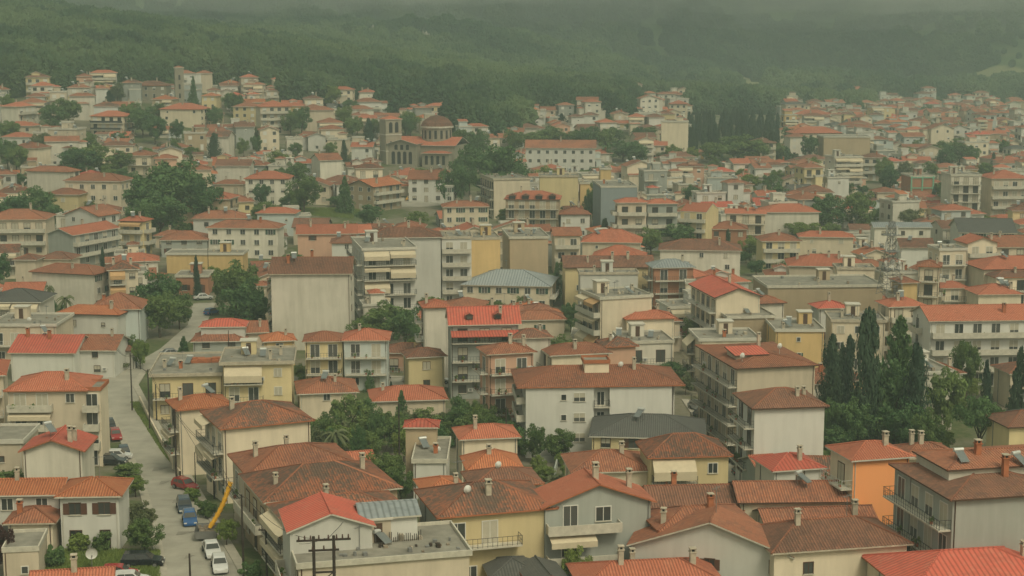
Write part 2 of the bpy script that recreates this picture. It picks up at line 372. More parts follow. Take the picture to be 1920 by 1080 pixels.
# ---------------------------------------------------------------- windows, balconies, roof furniture
MESH = {}
def win_mesh(kind, w, h, fr, sh):
    """(frame mesh, pane mesh) facing -y, origin at the bottom centre of the opening"""
    key = (kind, w, h, fr, sh)
    if key in MESH: return MESH[key]
    f = MB(); t = 0.09; x = w / 2
    f.box(-x - t, -.07, -t, -x, 0.02, h + t, 0); f.box(x, -.07, -t, x + t, 0.02, h + t, 0)
    f.box(-x, -.07, h, x, 0.02, h + t, 0); f.box(-x - .14, -.13, -t - .03, x + .14, 0.02, -t * .3, 1)
    if w > 0.8: f.box(-.035, -.05, 0, .035, 0.01, h, 0)
    mats = [M[fr], M['slab']]
    if sh in ('shutb', 'shutg') :
        f.box(-x - t - w / 2, -.06, 0, -x - t, 0, h, 2); f.box(x + t, -.06, 0, x + t + w / 2, 0, h, 2); mats.append(M[sh])
    elif sh == 'half': f.box(-x, -.045, h * .45, x, -.03, h, 2); mats.append(M['shut'])
    elif sh == 'full': f.box(-x, -.045, 0, x, -.03, h, 2); mats.append(M['shut'])
    p = MB(); p.box(-x, -.022, 0, x, 0.01, h, 0, skip='B')
    # single-mesh version for middle distances
    j = MB(); j.v, j.f, j.m, j.uv = list(f.v), list(f.f), list(f.m), list(f.uv); j.box(-x, -.022, 0, x, 0.01, h, len(mats), skip='B')
    MESH[key] = (f.mesh('window_frame', mats), p.mesh('pane', [M['glass']]), j.mesh('window', mats + [M['glass']]))
    return MESH[key]
def rail_mesh(w, style):
    key = ('rail', round(w, 1), style)
    if key in MESH: return MESH[key]
    w = round(w, 1); b = MB(); d = 1.3
    def run(p, q):
        L = math.dist(p, q); n = max(2, int(L / 0.5)); u = ((q[0] - p[0]) / L, (q[1] - p[1]) / L)
        if style == 'solid':
            b.tube((*p, .45), (*q, .45), .01, n=3); x0, x1 = sorted((p[0], q[0])); y0, y1 = sorted((p[1], q[1]))
            b.box(x0 - .05, y0 - .05, 0, x1 + .05, y1 + .05, .85, 0); return
        for i in range(n + 1):
            x, y = p[0] + u[0] * L * i / n, p[1] + u[1] * L * i / n; b.box(x - .018, y - .018, 0, x + .018, y + .018, .95, 0, skip='U')
        for z in (.95, .5, .12):
            b.tube((*p, z), (*q, z), .028 if z > .9 else .016, n=4, caps=False)
    run((0, -d + .06), (w, -d + .06)); run((0.06, -d + .12), (0.06, 0)); run((w - .06, -d + .12), (w - .06, 0))
    MESH[key] = b.mesh('railing', [M['slab'] if style == 'solid' else M['rail'] if style == 'iron' else M['railw']])
    return MESH[key]
def slab_mesh(w):
    key = ('slab', round(w, 1))
    if key not in MESH:
        b = MB(); b.box(0, -1.3, -.16, round(w, 1), 0.02, 0, 0); MESH[key] = b.mesh('balcony', [M['slab']])
    return MESH[key]
def awn_mesh(w, drop, mat):
    key = ('awn', round(w, 1), drop, mat)
    if key not in MESH:
        b = MB(); w = round(w, 1); z = -.9 * drop; y = -1.45
        b.face([(0, 0, 0), (0, y, z), (w, y, z), (w, 0, 0)], 0); b.face([(0, 0, -.03), (w, 0, -.03), (w, y, z - .03), (0, y, z - .03)], 0)
        b.face([(0, y, z), (0, y, z - .35 - drop * .5), (w, y, z - .35 - drop * .5), (w, y, z)], 0); b.face([(0, 0, 0), (0, y, z - .03), (0, y, z), (0, 0, 0.001)], 0)
        MESH[key] = b.mesh('awning', [M[mat]])
    return MESH[key]
def chimney_mesh(k):
    key = ('chim', k)
    if key not in MESH:
        b = MB(); h = (1.1, .8, 1.35)[k % 3]; w = (.27, .22, .24)[k % 3]
        b.box(-w, -w, -1.0, w, w, h, 0); b.box(-w - .08, -w - .08, h, w + .08, w + .08, h + .1, 0)
        for sx in (-1, 1):
            for sy in (-1, 1): b.box(sx * (w - .06) - .05, sy * (w - .06) - .05, h + .1, sx * (w - .06) + .05, sy * (w - .06) + .05, h + .38, 0)
        b.box(-w - .06, -w - .06, h + .38, w + .06, w + .06, h + .46, 1)
        b.box(-w + .12, -w + .12, h + .1, w - .12, w - .12, h + .37, 2)
        MESH[key] = b.mesh('chimney', [M['brickc'] if k >= 3 else M['chim'], M['chim'], M['dark']])
    return MESH[key]
def solar(parent, x, y, z, rz=0.6, s=1.0):
    if 'sol' not in MESH:
        b = MB(); b.face([(-.55, -1.0, .1), (.55, -1.0, .1), (.55, .7, 1.05), (-.55, .7, 1.05)], 0); b.face([(.55, -1.0, .02), (-.55, -1.0, .02), (-.55, .7, .97), (.55, .7, .97)], 1)
        for x in (-.6, .55): b.face([(x, -1.02, .12), (x + .05, -1.02, .12), (x + .05, .7, 1.08), (x, .7, 1.08)], 1)
        for q in ((-1, 1),): pass
        b.face([(-.55, -1.0, .1), (.55, -1.0, .1), (.55, -1.0, .02), (-.55, -1.0, .02)][::-1], 1)
        for sx in (-.5, .5): b.tube((sx, .7, -.8), (sx, .7, 1.0), .03, n=4, mat=1); b.tube((sx, -.9, -.8), (sx, -.9, .12), .03, n=4, mat=1)
        t = MB(); t.tube((-.65, .85, 1.15), (.65, .85, 1.15), .25, n=12)
        MESH['sol'] = (b.mesh('solar_collector', [M['collector'], M['iron']]), t.mesh('water_tank', [M['tankm']]))
    c, t = MESH['sol']
    o = link('solar_collector', c, parent, (x, y, z), rz, (s * .8, s * .8, s * .8)); link('water_tank', t, o)
def antenna(parent, x, y, z, h=2.6):
    if 'ant' not in MESH:
        b = MB(); b.tube((0, 0, -.8), (0, 0, 2.6), .035, n=5); b.tube((-.7, 0, 2.4), (.7, 0, 2.4), .025, n=4)
        for i in range(6): b.tube((-.6 + i * .22, -.32 + i * .02, 2.4), (-.6 + i * .22, .32 - i * .02, 2.4), .014, n=3)
        MESH['ant'] = b.mesh('antenna', [M['iron']])
    link('antenna', MESH['ant'], parent, (x, y, z), random.random() * 3)
def dish(parent, x, y, z, rz=0.3):
    if 'dish' not in MESH:
        b = MB(); n = 14; R = .55
        for i in range(n):
            a0, a1 = i * 2 * math.pi / n, (i + 1) * 2 * math.pi / n
            pt = lambda r, a: (r * math.cos(a), -.28 + .35 * (1 - (r / R) ** 2) * -1 + .28, 1.0 + r * math.sin(a))
            b.face([pt(R, a0), pt(R, a1), pt(R * .5, a1), pt(R * .5, a0)], 0); b.face([pt(R * .5, a0), pt(R * .5, a1), (0, -.33 + .28 - .28 + .0, 1.0)], 0)
        b.tube((0, .02, -.8), (0, .02, .9), .035, n=5); b.tube((0, -.1, .5), (0, -.75, .95), .015, n=3)
        MESH['dish'] = b.mesh('satellite_dish', [M['white'], M['iron']])
    link('satellite_dish', MESH['dish'], parent, (x, y, z - .45), rz, (.8, .8, .8))

def pot_mesh(k):
    key = ('pot', k)
    if key not in MESH:
        b = MB(); r = random.Random(k); b.tube((0, 0, 0), (0, 0, .3), .12, .17, 8)
        for i in range(40):
            a, e = r.random() * 6.28, r.random() * 1.4; q = Vector((math.cos(a) * math.cos(e), math.sin(a) * math.cos(e), math.sin(e))) * r.uniform(.1, .42) + Vector((0, 0, .38)); t = Vector((r.gauss(0, 1), r.gauss(0, 1), r.gauss(0, 1))) * .07; u = Vector((r.gauss(0, 1), r.gauss(0, 1), r.gauss(0, 1))) * .07
            b.face([q - t, q + u, q + t, q - u], 1)
        MESH[key] = b.mesh('potted_plant', [M['brickc'], LEAF['fresh' if k else 'broad']])
    return MESH[key]
def ac_mesh():
    if 'ac' not in MESH:
        b = MB(); b.box(-.4, -.36, 0, .4, 0, .55, 0); b.box(-.22, -.37, .08, .22, -.362, .47, 1); MESH['ac'] = b.mesh('air_conditioner', [M['white'], M['iron']])
    return MESH['ac']
# ---------------------------------------------------------------- buildings
SL = 0.36
def roof_z(rt, w, d, x, y, o=.5):
    if rt == 'hip': return SL * max(0, min(w / 2 + o - abs(x), d / 2 + o - abs(y)))
    if rt == 'gx': return SL * (d / 2 + o - abs(y))
    if rt == 'gy': return SL * (w / 2 + o - abs(x))
    return 0.0
def roof_mesh(rt, w, d, mats, o=.5, pitch=SL):
    """eave plane at z=0; mats = [cover, fascia]"""
    b = MB(); W, D = w / 2 + o, d / 2 + o; t = .16; k = math.sqrt(1 + pitch * pitch)
    if rt == 'hip':
        if W >= D: r, hh = W - D, D * pitch; A, B = (-r, 0, hh), (r, 0, hh)
        else: r, hh = D - W, W * pitch; A, B = (0, -r, hh), (0, r, hh)
        c = [(-W, -D, 0), (W, -D, 0), (W, D, 0), (-W, D, 0)]
        if W >= D:
            fs = [([c[0], c[1], B, A], 0), ([c[1], c[2], B], 1), ([c[2], c[3], A, B], 0), ([c[3], c[0], A], 1)]
            S = D
        else:
            fs = [([c[0], c[1], A], 0), ([c[1], c[2], B, A], 1), ([c[2], c[3], B], 0), ([c[3], c[0], A, B], 1)]
            S = W
        for pts, ax in fs:
            b.face(pts, 0, [((p[ax] + 40), p[2] / pitch * k) for p in pts])
    elif rt in ('gx', 'gy'):
        ax = 0 if rt == 'gx' else 1
        if rt == 'gx': hh = D * pitch; A, B = (-W, 0, hh), (W, 0, hh); c = [(-W, -D, 0), (W, -D, 0), (W, D, 0), (-W, D, 0)]; fs = [[c[0], c[1], B, A], [c[2], c[3], A, B]]
        else: hh = W * pitch; A, B = (0, -D, hh), (0, D, hh); c = [(-W, -D, 0), (W, -D, 0), (W, D, 0), (-W, D, 0)]; fs = [[c[3], c[0], A, B], [c[1], c[2], B, A]]
        for pts in fs:
            b.face(pts, 0, [((p[ax] + 40), p[2] / pitch * k) for p in pts])
            q = [(p[0], p[1], p[2] - t) for p in reversed(pts)]; b.face(q, 1)
        for a1, a2 in (((c[0], A), (c[3], A)) if rt == 'gx' else ((c[0], A), (c[1], A))), (((c[1], B), (c[2], B)) if rt == 'gx' else ((c[3], B), (c[2], B))):
            for p, q in (a1, a2): b.face([(p[0], p[1], p[2] - t), (q[0], q[1], q[2] - t), q, p], 1)
        for p, q in (((c[0], c[1]), (c[2], c[3])) if rt == 'gx' else ((c[3], c[0]), (c[1], c[2]))): b.face([(p[0], p[1], -t), (q[0], q[1], -t), q, p], 1)
        return b
    elif rt == 'shed':
        hh = 2 * D * pitch * .6; pts = [(-W, -D, 0), (W, -D, 0), (W, D, hh), (-W, D, hh)]
        b.face(pts, 0, [(p[0] + 40, p[1] + 40) for p in pts])
        q = [(p[0], p[1], p[2] - t) for p in pts]; b.face(q[::-1], 1)
        for i in range(4): j = (i + 1) % 4; b.face([q[i], q[j], pts[j], pts[i]], 1)
        return b
    a = [(-W, -D), (W, -D), (W, D), (-W, D)]
    for i in range(4):
        p, q = a[i], a[(i + 1) % 4]; b.face([(*p, -t), (*q, -t), (*q, 0), (*p, 0)], 1)
    b.face([(*p, -t) for p in reversed(a)], 1)
    return b
def ridge_mesh(rt, w, d, o=.5, pitch=SL):
    W, D = w / 2 + o, d / 2 + o; b = MB(); L = []
    if rt == 'hip':
        if W >= D: r, hh = W - D, D * pitch; A, B = (-r, 0, hh), (r, 0, hh)
        else: r, hh = D - W, W * pitch; A, B = (0, -r, hh), (0, r, hh)
        if W >= D: L = [((-W, -D, 0), A), ((-W, D, 0), A), ((W, -D, 0), B), ((W, D, 0), B)]
        else: L = [((-W, -D, 0), A), ((W, -D, 0), A), ((-W, D, 0), B), ((W, D, 0), B)]
        if abs(W - D) > .3: L.append((A, B))
    elif rt == 'gx': L = [((-W, 0, D * pitch), (W, 0, D * pitch))]
    elif rt == 'gy': L = [((0, -D, W * pitch), (0, D, W * pitch))]
    for p, q in L: b.tube(p, q, .12, n=5)
    return b
def face_frame(f, w, d):
    if f == 'F': return Vector((-w / 2, -d / 2, 0)), Vector((1, 0, 0)), w, 0.0
    if f == 'L': return Vector((-w / 2, d / 2, 0)), Vector((0, -1, 0)), d, -math.pi / 2
    if f == 'R': return Vector((w / 2, -d / 2, 0)), Vector((0, 1, 0)), d, math.pi / 2
    return Vector((w / 2, d / 2, 0)), Vector((-1, 0, 0)), w, math.pi
def place_facade(parts, f, style, w, d, h, rng, sty, z0=0.0):
    """fill parts with (kind, mesh key data, location, rotation)"""
    o, u, L, rz = face_frame(f, w, d); ns = max(1, int(round(h / 3.0))); sh = h / ns
    fr, shs = sty
    def W(s, z, ww, hh, sh_=None, kind='win'):
        parts.append((kind, (ww, hh, fr, sh_ if sh_ is not None else rng.choice(shs)), o + u * s + Vector((0, 0, z0 + z)), rz))
    if style == '.': return
    for k in range(ns):
        z = k * sh
        if style == 'n':
            W(L * .5, z + 1.2, .55, .55, ''); continue
        if style == 's':
            n = max(1, int(L / 5.0)); 
            for i in range(n):
                if rng.random() < .75: W(L * (i + .5) / n + rng.uniform(-.4, .4), z + 1.1, *rng.choice([(.6, .7), (1.0, 1.1), (.9, 1.1)]))
            continue
        bal = style in 'abcC' and (k > 0 or ns == 1)
        if style == 'w' or not bal:
            n = max(1, int(L / 3.1))
            for i in range(n):
                dr = k == 0 and i == n // 2
                W(L * (i + .5) / n, z + (.15 if dr else 1.0), 1.2 if not dr else 1.0, 1.25 if not dr else 2.1)
            continue
        s0, s1 = (.15, L - .15) if style in 'ab' else ((.15, L * .58) if style == 'c' else (L * .42, L - .15))
        parts.append(('bal', (s1 - s0, sty_rail[0]), o + u * s0 + Vector((0, 0, z0 + z)), rz))
        n = max(1, int((s1 - s0) / 2.9))
        for i in range(n): W(s0 + (s1 - s0) * (i + .5) / n, z + .08, 1.5, 2.15, rng.choice(['', '', 'half', 'full']))
        if style == 'a' or (style in 'cC' and rng.random() < .5):
            m = max(1, int((s1 - s0) / 4.2)); seg = (s1 - s0) / m
            for i in range(m):
                if rng.random() < .8: parts.append(('awn', (seg - .15, rng.choice([0.5, 0.7, 1.0, 1.5]), 'awn' if rng.random() < .85 else 'awno'), o + u * (s0 + i * seg + .05) + Vector((0, 0, z0 + z + sh - .25)), rz))
        if style in 'cC':
            a, b_ = (L * .6, L) if style == 'c' else (0, L * .4)
            if b_ - a > 2 and rng.random() < .7: W((a + b_) / 2, z + 1.0, 1.1, 1.2)
sty_rail = ['iron']
FOOT = []     # footprints (x, y, radius, screen box, depth)
def nm(me): return me
def building(x1, x2, y, h, th=0, d=10, wall='cream', rt='hip', roof='terra', f='w', s='w', label=None, lm=None, name='house', cat='house',
             desc=None, sty=None, rail=None, ch=1, so=0, an=0, di=0, wings=(), ov=.5, trim=None, pos=None, group=None, pitch=None, band=False, y0=125,
             sidew=None, bays=(), ex=(), exb=(), exa=()):
    """front facade between picture columns x1 and x2 with its eave at row y; h metres high, turned by th degrees"""
    rng = random.Random(int(x1 * 7 + y * 13 + x2))
    t = math.radians(th); u = Vector((math.cos(t), math.sin(t), 0)); v = Vector((-math.sin(t), math.cos(t), 0))
    if d > 60:                                                     # d given as the picture row of the roof's top
        P = hit((x1 + x2) / 2, y, h, y0); k = F / P.y; sn = (y - 71) / F; pt = pitch or SL; e = (y - d) / k; w0 = (x2 - x1) / k
        if rt in ('hip', 'gx', 'shed'): d = 2 * (e - .4 * pt) / (sn + pt)
        elif rt == 'gy': d = (e - w0 / 2 * pt) / sn
        else: d = e / sn
        d = max(5.0, min(20.0, d)) if rt != 'hip' or d < w0 else max(5.0, min(2 * e, 14, w0 * 1.3))
    if pos is None:
        if th >= 0:
            P = hit(x1, y, h, y0); r = ray(x2, y); s_ = (r.x * P.y - P.x) / (u.x - r.x * u.y); w = max(2.5, s_); C = P + u * w / 2 + v * d / 2
        else:
            P = hit(x2, y, h, y0); r = ray(x1, y); s_ = (P.x - r.x * P.y) / (u.x - r.x * u.y); w = max(2.5, s_); C = P - u * w / 2 + v * d / 2
        base = P.z - h
    else:
        w, C = pos[0], Vector((pos[1], pos[2], 0)); base = gz(C.x - v.x * d / 2, C.y - v.y * d / 2)
    C.z = base
    D = C.y; near = D < 330; mid = D < 560
    root = empty(name, C, t)
    sty = sty or rng.choice([('frame', ['', 'half', 'full']), ('frame', ['', '', 'full']), ('framed', ['', 'shutb', 'half']), ('framed', ['', 'half', '', 'full']), ('frame', ['shutg', ''])])
    sty_rail[0] = rail or rng.choice(['iron', 'iron', 'solid', 'white'])
    # walls
    def block(x, y_, w_, d_, h_, rt_, roof_, wall_, ov_=ov, zb=-4.0, par=root, wn='wall', pit=SL):
        b = MB(); b.box(-w_ / 2, -d_ / 2, zb, w_ / 2, d_ / 2, h_, 0, skip='TU')
        if sidew and par is root and (x, y_) == (0, 0): b.m[1] = b.m[3] = 1
        if rt_ == 'gy':
            for sy in (-1, 1):
                p = [(-w_ / 2, sy * d_ / 2, h_), (w_ / 2, sy * d_ / 2, h_), (0, sy * d_ / 2, h_ + pit * (w_ / 2))]; b.face(p if sy < 0 else p[::-1], 0)
        if rt_ == 'gx':
            for sx in (-1, 1):
                p = [(sx * w_ / 2, -d_ / 2, h_), (sx * w_ / 2, d_ / 2, h_), (sx * w_ / 2, 0, h_ + pit * (d_ / 2))]; b.face(p if sx > 0 else p[::-1], 0)
        if rt_ == 'shed':
            hh = pit * 1.2 * (d_ / 2) ; q = [(-w_ / 2, d_ / 2), (w_ / 2, d_ / 2)]
            for sx in (-1, 1): p = [(sx * w_ / 2, -d_ / 2, h_), (sx * w_ / 2, d_ / 2, h_), (sx * w_ / 2, d_ / 2, h_ + d_ * pit * .6)]; b.face(p if sx > 0 else p[::-1], 0)
            b.face([(w_ / 2, d_ / 2, h_), (-w_ / 2, d_ / 2, h_), (-w_ / 2, d_ / 2, h_ + d_ * pit * .6), (w_ / 2, d_ / 2, h_ + d_ * pit * .6)], 0)
        b.build(wn, [WALL[wall_], WALL[sidew or wall_]], par, (x, y_, 0))
        if rt_ == 'flat':
            r = MB(); a, c_ = w_ / 2 + ov_ * .5, d_ / 2 + ov_ * .5
            r.box(-a, -c_, 0, a, c_, .22, 1, skip='T'); r.face([(-a, -c_, .22), (a, -c_, .22), (a, c_, .22), (-a, c_, .22)], 0)
            ph = .55
            for q in ((-a, -c_, a, -c_ + .15), (-a, c_ - .15, a, c_), (-a, -c_ + .152, -a + .15, c_ - .152), (a - .15, -c_ + .152, a, c_ - .152)):
                r.box(q[0], q[1], .222, q[2], q[3], ph, 1, skip='U')
            ro = r.build('roof', [M['conc'], trim_m], par, (x, y_, h_))
        else:
            ro = roof_mesh(rt_, w_, d_, None, ov_, pit).build('roof', [ROOF[roof_], trim_m], par, (x, y_, h_ + .02 + (0.0 if rt_ == 'hip' else -ov_ * pit + .02)))
            if mid and rt_ in ('hip', 'gx', 'gy'):
                ridge_mesh(rt_, w_, d_, ov_, pit).build('ridge_tiles', [ROOF['terra' if roof_ in ('brown', 'weath') else roof_]], ro)
        return ro
    trim_m = M[trim] if trim else rng.choice([M['trim'], M['slab'], M['chim'], M['framed'], M['brickc']] if rt != 'flat' else [M['trim'], M['slab'], M['chim']])
    pit = pitch or SL
    ro = block(0, 0, w, d, h, rt, roof, wall, pit=pit)
    for wg in wings:
        wx, wy, ww, wd, wh, wrt, wroof = wg[:7]; wwall = wg[7] if len(wg) > 7 else wall
        block(wx, wy, ww, wd, wh, wrt, wroof, wwall, .35, pit=pit)
        wf = wg[8] if len(wg) > 8 else '.'
        if wf != '.':
            pp = []; place_facade(pp, 'F', wf, ww, wd, wh if wg[9:] == () else wg[9], rng, sty); 
            for k_, dat, loc, rz in pp: parts_emit(root, k_, dat, loc + Vector((wx, wy, 0)), rz, near, mid, None)
    # facades
    parts = []
    for fc, st in (('F', f), ('L' if th >= 0 else 'R', s), ('R' if th >= 0 else 'L', s if s in '.nw' else 's')):
        place_facade(parts, fc, st, w, d, h, rng, sty)
    far = [] 
    for k_, dat, loc, rz in parts: parts_emit(root, k_, dat, loc, rz, near, mid, far)
    if far:
        emit_far(root, far)
    if band and mid:
        for k in range(1, max(1, int(round(h / 3)))):
            b = MB(); b.box(-w / 2 - .06, -d / 2 - .06, 0, w / 2 + .06, -d / 2 + .0, .18, 0); b.build('cornice', [M['trim']], root, (0, 0, h / round(h / 3) * k - .1))
    for s0, s1, dep in bays:                                       # parts of the front that stand forward
        q = MB(); q.box(s0 - w / 2, -d / 2 - dep, -4, s1 - w / 2, -d / 2 - .002, h - .02, 0, skip='B'); q.build('front_bay', [WALL[wall]], root)
    for s_, z_, ww, hh, sh_, off in ex: parts_emit(root, 'win', (ww, hh, sty[0], sh_), Vector((s_ - w / 2, -d / 2 - off, z_)), 0, near, mid, None)
    for s0, s1, z_, off, rl in exb: parts_emit(root, 'bal', (s1 - s0, rl), Vector((s0 - w / 2, -d / 2 - off, z_)), 0, near, mid, None)
    for s0, s1, z_, off, dr, am in exa: parts_emit(root, 'awn', (s1 - s0, dr, am), Vector((s0 - w / 2, -d / 2 - off, z_)), 0, near, mid, None)
    if near:                                                        # flower pots on balconies, air conditioners on the walls
        for k_, dat, loc, rz in list(parts):
            if k_ == 'bal':
                for i in range(rng.choice([0, 1, 2, 3])):
                    a = rng.uniform(.3, max(.4, dat[0] - .3)); v2 = Vector((a * math.cos(rz) + 1.0 * math.sin(rz), a * math.sin(rz) - 1.0 * math.cos(rz), 0))
                    link('potted_plant', pot_mesh(rng.choice([0, 1])), root, loc + v2, scale=(rng.uniform(.7, 1.3),) * 3)
            elif k_ == 'win' and rng.random() < .08:
                link('air_conditioner', ac_mesh(), root, loc + Vector((math.cos(rz) * 1.35, math.sin(rz) * 1.35, .3)), rz)
    if near:
        for sx in (-1, 1):
            if rng.random() < .75: q = MB(); q.tube((sx * (w / 2 - .25), -d / 2 - .07, -3), (sx * (w / 2 - .25), -d / 2 - .07, h - .1), .05, n=6, caps=False); q.build('downpipe', [rng.choice([M['trim'], M['iron'], M['framed']])], root)
        if rng.random() < .6: sg = -1 if th >= 0 else 1; q = MB(); q.tube((sg * (w / 2 + .07), d * .2, -3), (sg * (w / 2 + .07), d * .2, h - .1), .05, n=6, caps=False); q.build('downpipe', [M['iron']], root)
    # furniture of the roof
    rp = rt if rt != 'shed' else 'hip'
    if rt == 'flat' and D < 620 and w > 5:                          # stair hut, tanks, vents and odds and ends on flat roofs
        q = MB(); hx, hy = rng.uniform(-.25, .25) * w, d * .18
        if rng.random() < .6: q.box(hx - 1.2, hy - 1.1, h + .2, hx + 1.2, hy + 1.1, h + 2.4, 0, skip='U'); q.box(hx - 1.4, hy - 1.3, h + 2.4, hx + 1.4, hy + 1.3, h + 2.55, 1); q.box(hx - .4, hy - 1.12, h + .25, hx + .4, hy - 1.10, h + 2.1, 2); q.build('stair_hut', [WALL[wall], M['trim'], M['framed']], root)
        q = MB()
        for i in range(rng.randint(4, 11)):
            x_, y_ = rng.uniform(-.42, .42) * w, rng.uniform(-.4, .35) * d; s_ = rng.uniform(.15, .5); q.box(x_, y_, h + .2, x_ + s_, y_ + s_ * rng.uniform(.6, 2), h + .25 + rng.uniform(.05, .6), rng.choice([0, 1, 2]), skip='U')
        tag(q.build('roof_clutter', [M['rubble'], M['iron'], M['chim']], root), kind='stuff')
        so = max(so, rng.choice([0, 1, 1, 2])); an = max(an, rng.choice([0, 1, 2]))
    elif pos is None and 200 < D < 700 and rng.random() < .33: so = max(so, 1); an = max(an, rng.choice([0, 1]))
    if D < 620 or (D < 950 and rng.random() < .5):
        for i in range(ch):
            cx, cy_ = rng.uniform(-.38, .38) * w, rng.uniform(-.30, .1) * d
            link('chimney', chimney_mesh(rng.choice([0, 1, 2, 0, 1, 2, 1, 3])), root, (cx, cy_, h + roof_z(rp, w, d, cx, cy_)))
        for i in range(so):
            cx, cy_ = rng.uniform(-.3, .3) * w, rng.uniform(-.2, .15) * d
            solar(root, cx, cy_, h + .45 + roof_z(rp, w, d, cx, cy_), rng.uniform(-.5, .9))
        for i in range(an):
            cx, cy_ = rng.uniform(-.3, .3) * w, rng.uniform(-.2, .2) * d; antenna(root, cx, cy_, h + roof_z(rp, w, d, cx, cy_))
        for i in range(di):
            cx, cy_ = rng.uniform(-.4, .4) * w, rng.uniform(-.35, 0) * d; dish(root, cx, cy_, h + .1 + roof_z(rp, w, d, cx, cy_))
    # bookkeeping
    rz_ = math.hypot(w, d) / 2
    c4 = [C + u * a * w / 2 + v * b_ * d / 2 for a in (-1, 1) for b_ in (-1, 1)]
    pr = [proj(c.x, c.y, base + h) for c in c4] + [proj(c.x, c.y, base + h + 1.5) for c in c4]
    pb = [proj(c.x, c.y, base) for c in c4]
    FOOT.append((C.copy(), u.copy(), v.copy(), w / 2, d / 2, (min(p[0] for p in pr), min(p[1] for p in pr), max(p[0] for p in pr), max(p[1] for p in pb)), D, pos is None))
    st_w = ['one', 'one', 'two', 'three', 'four', 'five', 'six', 'seven'][min(7, max(1, int(round(h / 3))))]
    rn = {'hip': 'hipped', 'gx': 'gabled', 'gy': 'gable-fronted', 'flat': 'flat', 'shed': 'lean-to'}[rt]
    rc = {'red': 'red', 'terra': 'terracotta', 'brown': 'brown', 'weath': 'weathered', 'slate': 'grey', 'metal': 'bright red', 'orange': 'orange', 'sheetgrey': 'grey sheet'}[roof] if rt != 'flat' else ''
    wc = {'bluewhite': 'pale blue-white', 'bluegrey': 'blue-grey', 'pale': 'off-white', 'darkgrey': 'dark grey'}.get(wall, wall)
    nice = desc or f"{wc} {st_w}-storey {'house' if cat == 'house' else 'block'} with {rc + ' ' if rc else ''}{rn} roof"
    register(root, nice, label, cat, group or 'buildings of the town', (C.x, C.y, base + h), lm); THINGS[-1].update(foot=len(FOOT) - 1, auto=pos is not None)
    return root, w, C
def parts_emit(root, k, dat, loc, rz, near, mid, far):
    if not mid and far is not None and k != 'none':
        far.append((k, dat, loc, rz)); return
    if k == 'win':
        ww, hh, fr, sh = dat; f_, p_, j_ = win_mesh('w', ww, hh, fr, sh)
        if near: o = link('window', f_, root, loc, rz); link('pane', p_, o)
        else: link('window', j_, root, loc, rz)
    elif k == 'bal':
        o = link('balcony', slab_mesh(dat[0]), root, loc, rz); link('railing', rail_mesh(dat[0], dat[1]), o)
    elif k == 'awn': link('awning', awn_mesh(*dat), root, loc, rz)
def emit_far(root, far):
    wb, bb = MB(), MB(); hasb = False
    for k, dat, loc, rz in far:
        c, s = math.cos(rz), math.sin(rz); T = lambda p: (loc.x + p[0] * c - p[1] * s, loc.y + p[0] * s + p[1] * c, loc.z + p[2])
        def bx(B, x0, y0, z0, x1, y1, z1, mat, sk='BU'):
            t = MB(); t.box(x0, y0, z0, x1, y1, z1, mat, skip=sk)
            for ff, mm in zip(t.f, t.m): B.face([T(t.v[i]) for i in ff], mm)
        if k == 'win':
            ww, hh, fr, sh = dat
            bx(wb, -ww / 2 - .08, -.04, -.08, ww / 2 + .08, 0, hh + .08, 1); bx(wb, -ww / 2, -.07, 0, ww / 2, -.041, hh if sh != 'half' else hh * .5, 0 if sh != 'full' else 1, 'BTURL'[0:1])
        elif k == 'bal': bx(bb, 0, -1.3, -.16, dat[0], 0, .0, 0, 'B'); bx(bb, 0, -1.3, 0.001, dat[0], -1.22, .9, 0, 'U') if dat[1] != 'iron' else bx(bb, 0, -1.28, .1, dat[0], -1.25, .9, 2, 'U')
        elif k == 'awn':
            w_, dr, m_ = dat; z = -.9 * dr
            for pts in ([(0, 0, 0), (0, -1.45, z), (w_, -1.45, z), (w_, 0, 0)], [(0, -1.45, z), (0, -1.45, z - .5), (w_, -1.45, z - .5), (w_, -1.45, z)]): bb.face([T(p) for p in pts], 1)
        if k in ('bal', 'awn'): hasb = True
    if wb.f: tag(wb.build('windows', [M['glass'], M['frame']], root), kind='stuff')
    if hasb: tag(bb.build('balconies', [M['slab'], M['awn'], M['rail']], root), kind='stuff')
B = building

